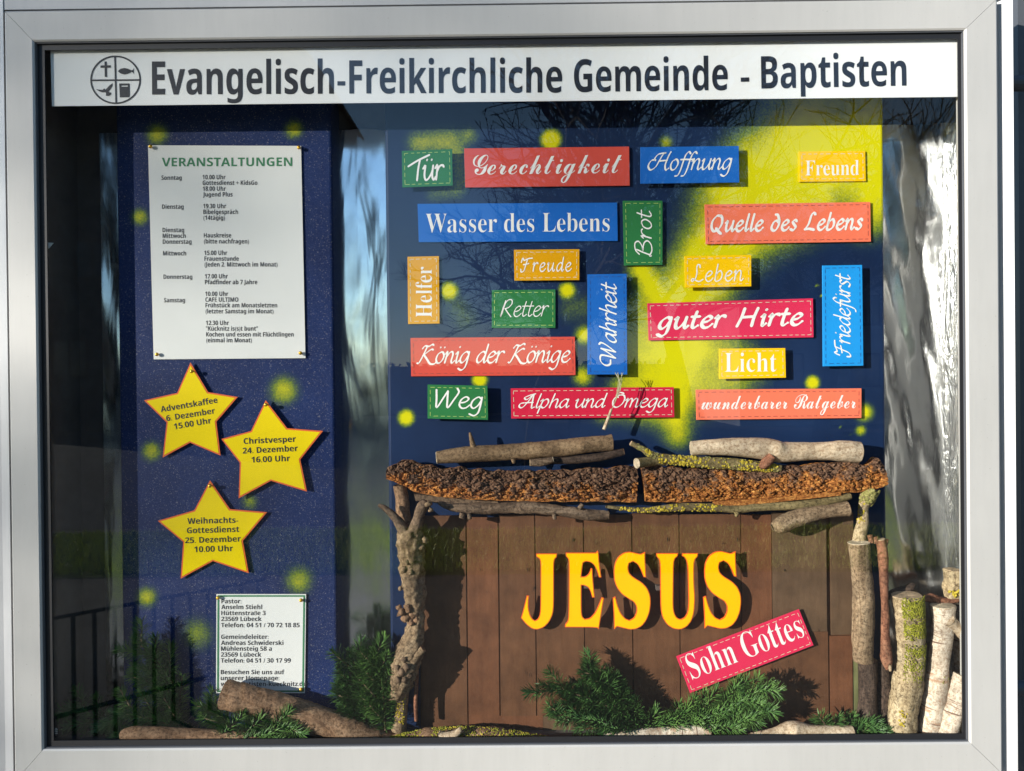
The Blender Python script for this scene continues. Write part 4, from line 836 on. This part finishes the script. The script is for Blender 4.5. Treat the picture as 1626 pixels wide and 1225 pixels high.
# right posts
r_, c_n = limb('mossy_post', 'thin upright branch with mossy top at right of crib', 'post', [(1382, 778, 13), (1376, 793, 11), (1371, 806, 7.5), (1370, 830, 9), (1365, 850, 10), (1363, 868, 12)], -.02, 'b_moss', (None, None), None, rough=.14, seed=26)
blobs('moss', r_, c_n, 170, .0012, .003, 'gl', .0, .4, (-1.6, 1.6), 13); blobs('lichen', r_, c_n, 60, .0008, .0018, 'lichen', .3, .75, (.1, 1.6), 14)
limb('front_post', 'barkless pale log standing right, in front of thin mossy branch', 'post', [(1364, 862, 17), (1366, 890, 16), (1370, 930, 15.5), (1371, 970, 16.5), (1370, 1010, 16.5), (1371, 1050, 14.5)], -.034, 'b_post', ('cut_p', 'cut_b'), 'right posts of the crib', rough=.07, nring=24, seed=28, knots=[(math.pi, .03, .006, .002), (3.6, .09, .006, .002)])
limb('lower_post', 'round log below the barkless post at right, shadow put into its bark', 'post', [(1377, 1048, 14), (1378, 1090, 14.5), (1377, 1142, 15)], -.016, 'b_dark', ('cut_b', None), 'right posts of the crib', rough=.06, seed=29)  # dark bark colours in the shadow that lies on this log
limb('red_stick', 'reddish barked stick with knobbly lower end, right of the crib posts', 'stick', [(1398, 857, 7), (1402, 880, 8), (1404, 930, 6.5), (1405, 980, 6.5), (1406, 1020, 7.5), (1408, 1048, 9), (1410, 1063, 4)], -.036, 'b_red', ('cut', None), None, rough=.14, nring=16, seed=31, stubs=[([(1384, 862, 4), (1381, 850, 4)], -.036, 'b_red', None), ([(1392, 862, 5), (1389, 853, 4)], -.036, 'b_red', None), ([(1406, 866, 4), (1408, 856, 3)], -.036, 'b_red', None), ([(1412, 1055, 4), (1414, 1066, 2)], -.04, 'cut', None)])
limb('dark_lower_stick', 'dark reddish stick behind the red stick, right of lower post', 'stick', [(1402, 1050, 9), (1404, 1100, 10), (1402, 1160, 11)], -.012, 'b_dark', (None, None), None, rough=.1, seed=32)
r_, c_n = limb('mossy_log', 'upright thick log with green moss on its top half at lower right', 'log', [(1441, 946, 24), (1444, 985, 22.5), (1446, 1030, 21.5), (1441, 1080, 22), (1434, 1130, 23), (1432, 1178, 24)], -.034, 'b_moss', ('cut', None), 'upright logs at lower right', rough=.08, nring=30, seed=34, freq=90, flute=.12)
blobs('moss', r_, c_n, 3600, .0005, .0012, 'moss', .0, .52, (-1.3, .85), 15); blobs('moss', r_, c_n, 420, .0005, .001, 'moss', .5, .66, (-.9, .8), 16); blobs('lichen', r_, c_n, 50, .0008, .0018, 'lichen', .78, .86, (.2, .7), 17)
r_, c_n = limb('birch_post', 'upright white birch log with peeling bark beside the mossy log', 'log', [(1497, 962, 19), (1498, 985, 16), (1495, 1020, 15.5), (1490, 1060, 15), (1487, 1090, 17), (1482, 1130, 17.5), (1475, 1178, 18)], -.034, 'b_birch', ('cut_p', None), 'upright logs at lower right', rough=.06, nring=28, seed=35)
blobs('olive_lichen', r_, c_n, 60, .0008, .0018, 'gl', .5, .62, (-1.3, .2), 18)
limb('birch_back_log', 'birch log standing at the right edge behind the white one', 'log', [(1530, 960, 14), (1528, 1040, 14), (1530, 1110, 17), (1534, 1178, 18)], -.012, 'b_birch', ('cut_p', None), 'upright logs at lower right', rough=.08, seed=36)
limb('leaning_branch', 'short purple grey branch leaning against right birch log', 'branch', [(1506, 985, 10, -.045), (1518, 996, 10, -.04), (1536, 1012, 11, -.03), (1550, 1030, 11, -.02)], -.04, 'b_pale', (None, None), None, rough=.05, nring=16, seed=37)
limb('leaning_log', 'pale birch log leaning out at the bottom right corner', 'log', [(1532, 1075, 17), (1520, 1105, 18), (1508, 1140, 18), (1498, 1182, 19)], -.042, 'b_birch', ('cut_p', None), 'upright logs at lower right', rough=.12, seed=38)
r_, c_n = limb('top_chunk', 'fibrous brown wood chunk at right edge above the birch logs', 'wood', [(1513, 905, 14), (1513, 925, 14.5), (1514, 948, 13)], -.03, 'b_moss', ('cut', 'cut'), None, rough=.2, nring=26, seed=39, flute=.4); blobs('lichen', r_, c_n, 50, .001, .002, 'lichen', .8, 1, (-1, 1), 19)
limb('orange_chip', 'orange wood chip between mossy log and birch log tops', 'wood', [(1462, 952, 4), (1478, 950, 7), (1500, 955, 6), (1522, 952, 5)], -.02, 'b_red', (None, None), None, rough=.2, nring=12, seed=40)
limb('curled_bark', 'dark curled bark strip behind the mossy log top', 'bark', [(1408, 948, 5), (1425, 943, 9), (1442, 934, 7), (1452, 928, 3)], -.01, 'b_dark', (None, None), None, rough=.25, nring=14, seed=41)
# floor logs
limb('brown_log', 'big brown log sloping down to the right in front of contact sheet', 'log', [(356, 1102, 23), (400, 1112, 22.5), (450, 1126, 22), (510, 1145, 22), (570, 1166, 22), (630, 1190, 22)], -.028, 'b_log', ('cut_b', None), 'logs on the case floor', rough=.06, nring=30, seed=43, knots=[(math.pi+.3, .02, .008, .004)], freq=80)
limb('flat_log', 'flat reddish brown log lying along the floor at lower left', 'log', [(194, 1168, 8), (215, 1165, 12), (270, 1168, 12), (330, 1170, 12), (390, 1172, 12), (440, 1178, 12)], -.042, 'b_log', ('cut_b', None), 'logs on the case floor', rough=.1, seed=44)
limb('pale_floor_branch', 'pale branch piece with dark knot lying below the middle fir twigs', 'branch', [(960, 1170, 7), (1010, 1167, 9), (1060, 1163, 9), (1100, 1161, 9.5), (1127, 1160, 9)], -.042, 'b_birch', (None, 'cut'), 'logs on the case floor', rough=.06, seed=45)
limb('ochre_floor_branch', 'light ochre branch with knot lying below the tilted crimson card', 'branch', [(1188, 1170, 5), (1230, 1164, 8), (1258, 1157, 12), (1290, 1162, 10.5), (1353, 1164, 10.5)], -.042, 'b_pale', (None, 'cut_p'), 'logs on the case floor', rough=.06, seed=46, knots=[(math.pi, .06, .006, .003)])
r_, c_n = limb('moss_floor_log', 'low bark log covered in yellow green moss below the left post', 'log', [(622, 1178, 9), (670, 1172, 14), (730, 1168, 15), (790, 1170, 14), (870, 1178, 9)], -.034, 'b_log', (None, None), 'logs on the case floor', rough=.2, seed=47)
blobs('moss', r_, c_n, 2600, .0006, .0014, 'moss', .0, 1, (-1.6, 1.6), 21); blobs('lichen', r_, c_n, 700, .0006, .0014, 'lichen', .0, 1, (-1.5, 1.5), 22)
limb('bark_bit', 'small pale bark chip lying in the moss below left post', 'bark', [(697, 1164, 4), (706, 1168, 6), (722, 1166, 6), (732, 1158, 5)], -.050, 'b_pale', (None, None), None, rough=.25, nring=10, seed=48)
# little peg with wispy fibres above the roof
root, c_n = limb('fibre_peg', 'small pale peg with wispy fibres in front of the word Omega', 'peg', [(959, 682, 2.6), (966, 664, 2.4), (971, 650, 1.8)], -.03, 'b_pale', ('cut_b', None), None, rough=.05, nring=8, seed=50)
mb = MB()
for i in range(6):
    a = random.uniform(-6, 10); p = [(971, 651, .35), (978+a*.3, 634, .3), (984+a, 612+random.uniform(-6, 6), .25), (982+a*1.3+random.uniform(-8, 8), 592, .15)]
    v2, f2, u2, c2 = tube_world(px(p, -.03+random.uniform(-.004, .004)), nring=3, step=.004, rough=0); mb.add(v2, f2)
M_['fib'] = mat('pale_fibre', (.45, .42, .25), .5); part('fibres', mb.v, mb.f, M_['fib'], root, stuff=True)

# ------------------------------------------------------------ fir twigs
def needle_mat(name, c1, c2):
    m = mat(name, c1, .45, spec=.35); n = N(m); n.col(n.ramp(n.noise(n.coord(), 90, 3, .6), [(.3, c1), (.7, c2)])); n.b.inputs['Subsurface Weight'].default_value = 0; return m
M_['fir'] = [needle_mat('fir_needles_dark', (.028, .085, .022), (.09, .19, .045)), needle_mat('fir_needles', (.035, .10, .022), (.12, .23, .05))]
M_['twig'] = mat('fir_twig_wood', (.12, .08, .045), .8)
def fir(label, shoots, mt=0, seed=0, length=.0165, dens=3600, wd=.0017, fl=1.0):
    R = random.Random(seed); allp = [px([(a, b, 1, y) for a, b, y in s], 0) for s in shoots]
    c = Vector(allp[0][0][:3]); t = thing('fir_twig', label, 'fir twig', c, 'fir twigs on the case floor'); st = MB(); nd = MB()
    for s in allp:
        P = catmull([(p[0], p[1], p[2]) for p in s], 8); L = sum(np.linalg.norm(P[i+1]-P[i]) for i in range(len(P)-1))
        v2, f2, u2, c2 = tube_world([(p[0], p[1], p[2], .0013*(1-.5*i/len(P))) for i, p in enumerate(P[::3]+[P[-1]])], nring=6, step=.01, rough=0); st.add(v2, f2)
        n = int(L*dens)
        for k in range(n):
            u = (k+R.random())/n; q = u*(len(P)-1); i = min(int(q), len(P)-2); p = Vector(P[i]+(P[i+1]-P[i])*(q-i)); d = Vector(P[i+1]-P[i]).normalized()
            a = Vector((0, -1, 0)); a = (a-d*a.dot(d)).normalized(); b = d.cross(a)
            an = R.choice((-1, 1))*R.gauss(1.35, .35) if R.random() < .68 else R.gauss(0, .8); dr = a*math.cos(an)+b*math.sin(an)
            al = rad(R.uniform(38, 72))*(1-.45*u**4); w_ = (d*math.cos(al)+dr*math.sin(al)).normalized()
            ln = length*R.uniform(.75, 1.1)*(.6+.4*min(1, (1-u)*6))*fl; sd = w_.cross(dr); 
            if sd.length < .01: sd = w_.cross(b)
            sd.normalize(); up = sd.cross(w_); bend = up*ln*R.uniform(-.05, .22)
            if up.y > 0: pass
            p0 = p+w_*.0006; pm = p0+w_*ln*.5+bend*.35; pt = p0+w_*ln+bend; hw = sd*wd*.5
            for pt_ in (pm, pt):
                if pt_.y < -.0525: pt_.y = -.0525+(R.random()*.002)
                if pt_.y > YBRD-.001 and False: pt_.y = YBRD-.001
            nd.add([p0-hw*.5, p0+hw*.5, pm-hw, pm+up*wd*.22, pm+hw, pt-hw*.25, pt+hw*.25], [(0, 3, 2), (0, 1, 3), (1, 4, 3), (2, 3, 5), (3, 6, 5), (3, 4, 6)])
    part('stem', st.v, st.f, M_['twig'], t, smooth=True); part('needles', nd.v, nd.f, M_['fir'][mt], t, stuff=True)
def spray(base, tip, y0, y1, n, spread, seed, ln=.55):
    "a main stem with side shoots; returns list of shoots"
    R = random.Random(seed); b = Vector(base); t = Vector(tip); d = t-b; L = d.length; pr = Vector((-d.y, d.x)).normalized()
    sh = [[(b.x, b.y, y0), ((b.x+t.x)/2+pr.x*L*.04, (b.y+t.y)/2+pr.y*L*.04, (y0+y1)/2-.004), (t.x, t.y, y1)]]
    for i in range(n):
        u = .12+.75*i/max(1, n-1); s = 1 if i % 2 else -1; p = b+d*u; yy = y0+(y1-y0)*u; l = L*ln*(1-.45*u)*R.uniform(.8, 1.1); e = p+d.normalized()*l*.75+pr*s*l*spread
        sh.append([(p.x, p.y, yy), ((p.x+e.x)/2, (p.y+e.y)/2, yy-.004), (e.x, e.y, yy-.003+R.uniform(-.004, .004))])
    return sh
fir('dark fir twig at left of the pair beside the left post', spray((585, 1165), (556, 1035), -.02, -.03, 8, .55, 1)+spray((570, 1150), (545, 1090), -.02, -.025, 4, .6, 41), 0, 1)
fir('brighter fir twig directly beside the gnarled left post', spray((612, 1160), (592, 1030), -.030, -.036, 8, .5, 2, .5), 1, 2)
fir('bushy fir twig with upright tip below the letter S', spray((1035, 1158), (858, 1086), -.036, -.040, 7, .42, 3, .42)+spray((1000, 1150), (930, 1050), -.026, -.034, 6, .4, 33, .4)+spray((985, 1150), (975, 1072), -.024, -.03, 5, .45, 36, .45)+spray((1010, 1165), (872, 1130), -.040, -.044, 6, .35, 34, .35)+[[(1020, 1150, -.034), (1000, 1120, -.036), (985, 1105, -.036)]]+spray((1000, 1168), (900, 1100), -.030, -.034, 6, .42, 35, .4)+spray((1030, 1165), (950, 1075), -.034, -.038, 7, .4, 37, .36)+[[(965, 1120, -.03), (940, 1075, -.036), (935, 1052, -.037)]], 0, 3)
fir('green fir twig under the tilted crimson card', spray((1050, 1160), (1225, 1085), -.036, -.044, 8, .42, 5, .36)+spray((1110, 1165), (1222, 1122), -.040, -.044, 6, .42, 6, .4)+spray((1010, 1162), (1120, 1115), -.030, -.036, 5, .4, 8, .4)+spray((1150, 1150), (1180, 1080), -.036, -.042, 4, .4, 18, .4), 1, 4)
fir('small fir twig tip behind the ochre branch at lower right', [[(1320, 1170, -.03), (1310, 1150, -.035), (1300, 1138, -.036)], [(1335, 1170, -.03), (1345, 1150, -.03), (1355, 1140, -.03)], [(1330, 1170, -.03), (1325, 1155, -.035), (1328, 1140, -.04)]], 0, 5)
fir('small fir twig pointing right at foot of mossy log', [[(1350, 1172, -.036), (1380, 1158, -.04), (1408, 1166, -.042)], [(1345, 1165, -.03), (1370, 1150, -.036), (1395, 1150, -.038)]], 0, 6)
fir('fir twig under the big brown log', spray((330, 1178), (470, 1150), -.04, -.046, 6, .5, 9, .5)+spray((380, 1178), (330, 1120), -.02, -.03, 5, .5, 10, .6)+[[(350, 1150, -.025), (335, 1120, -.02), (338, 1095, -.02)]], 1, 7)
fir('large fir twig in shade at lower left behind the flat log', spray((330, 1175), (180, 1130), -.01, -.02, 7, .7, 11, .6)+spray((300, 1165), (235, 1060), -.0, -.015, 6, .6, 12, .6), 0, 8)
fir('upper fir twig in shade left of the contact sheet', spray((290, 1110), (215, 1015), -.005, -.02, 6, .6, 13, .6)+spray((200, 1170), (110, 1120), .0, -.01, 5, .6, 15, .6), 0, 9)

# small things stuck to the case
v, f = slab([U(*p, YG-.0002+.0006) for p in [(71, 385), (85, 386), (78, 394), (71, 400)]], YG+.0006, .0004); single('tape_scrap', 'tiny beige tape scrap stuck inside the glass at far left', 'tape', v, f, M_['sheet'])
st_ = thing('number_sticker', 'tiny dark sticker with white sideways 023 at lower left of glass', 'sticker', U(89, 1160, YG+.001))
v, f = slab([U(*p, YG+.0008) for p in [(86, 1156), (92, 1156), (92, 1167), (86, 1167)]], YG+.0008, .0003); part('sticker_face', v, f, M_['ink'], st_)
mb = MB(); v, f = textmesh('023', 'sb', 0, 2); x0, x1, z0, z1 = v[:, 0].min(), v[:, 0].max(), v[:, 1].min(), v[:, 1].max(); A, B, C_ = U(87.2, 1157, YG+.0005), U(87.2, 1166, YG+.0005), U(91.2, 1157, YG+.0005)
mb.add([A+(B-A)*((p[0]-x0)/(x1-x0))+(C_-A)*((p[1]-z0)/(z1-z0)) for p in v], f); part('lettering', mb.v, mb.f, M_['print'], st_)

# ------------------------------------------------------------ post beside the case
post = thing('side_post', 'dark grey square post at the right edge with round connecting tubes', 'post', U(1622, 600, .07))
v, f = box(U(1614, 600, .10).x, U(1614, 600, .10).x+.09, .10, .19, 0, 3.2); part('square_tube', v, f, M_['dark'], post)
v, f = box(U(1620, 600, .06).x, U(1620, 600, .06).x+.05, .06, .098, 0, 3.2); part('cover_strip', v, f, M_['dark'], post)
for py in (133, 1093):
    q = U(1612, py, .035); v = [(q.x-.02+dx, q.y+.011*math.cos(t*math.pi/8), q.z+.011*math.sin(t*math.pi/8)) for dx in (0, .05) for t in range(16)]
    part('connecting_tube', v, [(i, (i+1) % 16, 16+(i+1) % 16, 16+i) for i in range(16)]+[tuple(range(16)), tuple(range(16, 32))], M_['dark'], post, smooth=False)

# ------------------------------------------------------------ the place that the glass and foil mirror
def ground_mat(name, c1, c2, sc, bump=.4):
    m = mat(name, c1, .9, spec=.2); n = N(m); v = n.coord(); n.col(n.mix(1.0, n.ramp(n.noise(v, sc, 6, .7), [(.35, c1), (.65, c2)]), n.ramp(n.noise(v, .7, 4, .6), [(.3, .65), (.7, 1.1)]), 'MULTIPLY')); n.bump(n.noise(v, sc, 4, .7), bump, .02); return m
M_['soil'] = ground_mat('gravel_path', (.15, .125, .10), (.27, .23, .185), 40); M_['lawn'] = ground_mat('lawn', (.10, .15, .02), (.20, .26, .035), 30, .8)
M_['hedge'] = ground_mat('hedge_leaves', (.012, .022, .012), (.03, .05, .022), 12); M_['road'] = ground_mat('asphalt', (.05, .05, .052), (.075, .075, .078), 60)
part('ground', [(-250, -250, 0), (250, -250, 0), (250, 250, 0), (-250, 250, 0)], [(0, 1, 2, 3)], M_['soil'], structure=True)
part('lawn', [(-60, -9.0, .004), (60, -9.0, .004), (60, -6.6, .004), (-60, -6.6, .004)], [(0, 1, 2, 3)], M_['lawn'], structure=True)
part('road', [(-60, -40, .004), (60, -40, .004), (60, -9.2, .004), (-60, -9.2, .004)], [(0, 1, 2, 3)], M_['road'], structure=True)
mb = MB(); R = random.Random(4)
for i in range(5200):
    x = R.uniform(-26, 40); z = R.uniform(.03, 3.0); y = -44+R.uniform(-.6, .6); s = R.uniform(.15, .35); a = Vector((R.gauss(0, 1), R.gauss(0, 1), R.gauss(0, 1))).normalized(); b = a.orthogonal().normalized(); c = Vector((x, y, z+.12*noise.noise(Vector((x*.8, 0, 0)))))
    mb.add([c-a*s, c+b*s*.45, c+a*s, c-b*s*.45], [(0, 1, 2, 3)])
v, f = box(-26, 40, -44.5, -43.5, 0, 2.8); mb.add(v, f)
single('clipped_hedge', 'dark clipped hedge beyond the far side of the road, mirrored in the glass', 'hedge', mb.v, mb.f, M_['hedge'])
# railing mirrored at lower left
M_['iron'] = mat('black_iron', (.012, .012, .013), .5)
rl = thing('iron_railing', 'black iron railing mirrored in lower left corner of the glass', 'railing', (-1.2, -3.0, 0))
def mir(pxx, pyy, dist):
    "world point seen mirrored in the glass at a pixel, at forward distance dist (metres along y, unfolded)"
    q = U(pxx, pyy, CAMP.y+dist); return Vector((q.x, 2*YG-q.y, q.z))
a0, a1 = mir(60, 979, 3.9), mir(420, 928, 4.7); b0, b1 = mir(60, 1137, 3.9), mir(420, 1060, 4.7)
a0.z = a1.z = (a0.z+a1.z)/2; b0.z = b1.z = (b0.z+b1.z)/2
for p, q, r in ((a0, a1, .010), (b0, b1, .013)):
    v2, f2, u2, c2 = tube_world([(*p, r), (*(p*.5+q*.5), r), (*q, r)], nring=8, step=.5, rough=0); part('rail', v2, f2, M_['iron'], rl)
for i in range(12):
    t = (i+.6)/12; p = a0*(1-t)+a1*t; v, f = box(p.x-.008, p.x+.008, p.y-.008, p.y+.008, 0.0, a0.z); part('baluster', v, f, M_['iron'], rl)
# dark gabled house left, paler house right
M_['hw'] = ground_mat('dark_render', (.05, .05, .055), (.08, .08, .085), 6); M_['hr'] = ground_mat('roof_tiles', (.05, .03, .025), (.09, .05, .04), 8); M_['hp'] = ground_mat('pale_render', (.24, .25, .27), (.30, .31, .33), 4); M_['hg'] = mat('window_pane', (.05, .07, .09), .08)
def house(lab, x0, x1, y0, y1, ez, rz, mw, wins):
    t = thing('house', lab, 'house', ((x0+x1)/2, (y0+y1)/2, 0)); xm = (x0+x1)/2
    v = [(x0, y0, 0), (x1, y0, 0), (x1, y0, ez), (xm, y0, rz), (x0, y0, ez), (x0, y1, 0), (x1, y1, 0), (x1, y1, ez), (xm, y1, rz), (x0, y1, ez)]
    part('wall', v, [(0, 1, 2, 3, 4), (5, 9, 8, 7, 6), (0, 5, 6, 1), (1, 6, 7, 2), (0, 4, 9, 5)], mw, t)
    for (xa, za_, xb, zb_) in ((x0-.3, ez-.15, xm, rz+.06), (xm, rz+.06, x1+.3, ez-.15)):
        v = [(xa, y0-.4, za_), (xb, y0-.4, zb_), (xb, y1+.4, zb_), (xa, y1+.4, za_)]; v += [(a, b, c+.15) for a, b, c in v]
        part('roof', v, [(0, 1, 2, 3), (7, 6, 5, 4), (0, 4, 5, 1), (1, 5, 6, 2), (2, 6, 7, 3), (3, 7, 4, 0)], M_['hr'], t)
    for (wx, wz, ww, wh) in wins:
        v, f = box(wx-ww/2, wx+ww/2, y1-.05, y1+.03, wz-wh/2, wz+wh/2); o = part('window', v, f, M_['hr'], t)
        for s in (-1, 1):
            v, f = box(wx+s*ww*.235-ww*.2, wx+s*ww*.235+ww*.2, y1+.032, y1+.04, wz-wh*.44, wz+wh*.44)
            g = part('pane', v, f, M_['hg'], t); 
house('dark gabled house beyond the road, mirrored in the left part of the glass', -24, -8.3, -40, -30, 15, 21, M_['hw'], [(-10, 3, 1.5, 1.6), (-14, 3, 1.5, 1.6), (-18, 3, 1.5, 1.6), (-12, 7, 1.5, 1.6), (-17, 7, 1.5, 1.6)])
house('grey terraced house beyond the trees, mirrored at right', 9, 22, -40, -30, 5.2, 8.6, M_['hp'], [(11, 2.2, 1.2, 1.4), (14, 2.2, 1.2, 1.4), (17, 2.2, 1.2, 1.4), (20, 2.2, 1.2, 1.4), (14, 4.6, 1.2, 1.2), (17, 4.6, 1.2, 1.2)])
# bare trees
M_['tb'] = mat('tree_bark', (.05, .042, .036), .9)
def bare_tree(name, label, seed, loc, h, depth=8, spread=1.0, dense=1.0):
    R = random.Random(seed); tk = MB(); tw = MB()
    def seg(mb, a, b, ra, rb, n):
        d = (b-a).normalized(); u = d.orthogonal().normalized(); w_ = d.cross(u); k = len(mb.v)
        for (c, r) in ((a, ra), (b, rb)): mb.v += [tuple(c+(u*math.cos(2*math.pi*i/n)+w_*math.sin(2*math.pi*i/n))*r) for i in range(n)]
        mb.f += [(k+i, k+(i+1) % n, k+n+(i+1) % n, k+n+i) for i in range(n)]
    def grow(p, d, l, r, lv):
        mb = tk if lv < 3 else tw; k = 3 if lv < 5 else 2; q = p
        for i in range(k):
            d2 = (d+Vector((R.gauss(0, .13), R.gauss(0, .13), R.gauss(.02, .1)))).normalized(); e = q+d2*l/k; seg(mb, q, e, r*(1-.25*i/k), r*(1-.25*(i+1)/k), 7 if lv < 2 else 4 if lv < 5 else 3)
            q = e; d = d2
            if lv < depth and lv > 0 and i < k-1 and R.random() < .75*dense: 
                ax = d.orthogonal(); ax.rotate(Matrix.Rotation(R.uniform(0, 6.28), 3, d)); dd = (d*.7+ax.normalized()*.75*spread).normalized(); grow(q, dd, l*R.uniform(.5, .72), r*.5, lv+1)
        if lv < depth:
            for j in range(2 if lv else 3):
                ax = d.orthogonal(); ax.rotate(Matrix.Rotation(R.uniform(0, 6.28), 3, d)); dd = (d+ax.normalized()*R.uniform(.3, .75)*spread+Vector((0, 0, .08))).normalized()
                grow(q, dd, l*R.uniform(.66, .86), r*.66, lv+1)
    grow(Vector((0, 0, -.1)), Vector((0, 0, 1)), h*.24, h*.018, 0)
    t = thing(name, label, 'tree', (0, 0, 0)); part('trunk', tk.v, tk.f, M_['tb'], t); part('crown', tw.v, tw.f, M_['tb'], t, stuff=True); t.location = loc; return t
def copy_tree(src, loc, rz, s, label):
    r = src.copy(); COL.objects.link(r); r.location = loc; r.rotation_euler = (0, 0, rz); r.scale = (s, s, s); r['label'] = label
    for ch in list(src.children): c = ch.copy(); COL.objects.link(c); c.parent = r
    return r
t1 = bare_tree('bare_tree', 'tall bare tree mirrored in the glass around the word cards', 3, (.3, -13.5, 0), 11, 7, 1.0)
t1['group'] = 'bare trees mirrored in the glass'
copy_tree(t1, (4.2, -17, 0), 2.0, 1.15, 'bare tree mirrored behind the light blue upright card')
copy_tree(t1, (1.9, -25, 0), 4.1, 1.1, 'farther bare tree mirrored behind the blue Wahrheit card')
copy_tree(t1, (9.0, -22, 0), 5.2, 1.2, 'bare tree mirrored at the right end of the banner')
# grass blades on the lawn strip
R = random.Random(8); mb = MB()
for i in range(26000):
    x, y = R.uniform(-9, 9), R.uniform(-8.9, -6.7); h = R.uniform(.04, .1); a = R.uniform(0, 3.14); c, s_n = math.cos(a)*.012, math.sin(a)*.012
    mb.add([(x-c, y-s_n, .004), (x+c, y+s_n, .004), (x+R.uniform(-.03, .03), y+R.uniform(-.03, .03), h)], [(0, 1, 2)])
M_['blade'] = mat('grass_blade', (.48, .52, .05), .6)
gr = part('grass', mb.v, mb.f, M_['blade'], stuff=True); gr['label'] = 'sunlit grass strip mirrored in the foil'; gr['category'] = 'grass'
# unseen tree added at front left to shade the upper left of the case
h_ = Vector((SUN.x, SUN.y, 0)).normalized(); u_ = Vector((-h_.y, h_.x, 0)); u_ = u_ if u_.x > 0 else -u_; v_ = SUN.cross(u_); v_ = v_ if v_.z > 0 else -v_
RC = 3.4; cc = Vector((SHX, 0, SHZ))+SUN*28+(-u_*.93+v_*.37)*RC
t = thing('added_shade_tree', 'unseen leafy tree added off to the front left to shade the case', 'tree', (cc.x, cc.y, 0)); R = random.Random(12); mb = MB()
for i in range(SHN):
    while True:
        p = Vector((R.uniform(-1, 1), R.uniform(-1, 1), R.uniform(-1, 1)))
        if p.length < 1: break
    c = cc+p*RC; a = Vector((R.gauss(0, 1), R.gauss(0, 1), R.gauss(0, 1))).normalized(); b = a.orthogonal().normalized(); q = R.uniform(.05, .09); mb.add([c-a*q, c+b*q*.6, c+a*q, c-b*q*.6], [(0, 1, 2, 3)])
part('crown', mb.v, mb.f, M_['hedge'], t, stuff=True)
v2, f2, u2, c2 = tube_world([(cc.x, cc.y, 0, .22), (cc.x+.1, cc.y, 2.5, .17), (cc.x-.1, cc.y+.1, cc.z-1, .12), (cc.x, cc.y, cc.z+1.5, .04)], nring=10, step=.4, rough=.1, freq=3); part('trunk', v2, f2, M_['tb'], t, smooth=True)
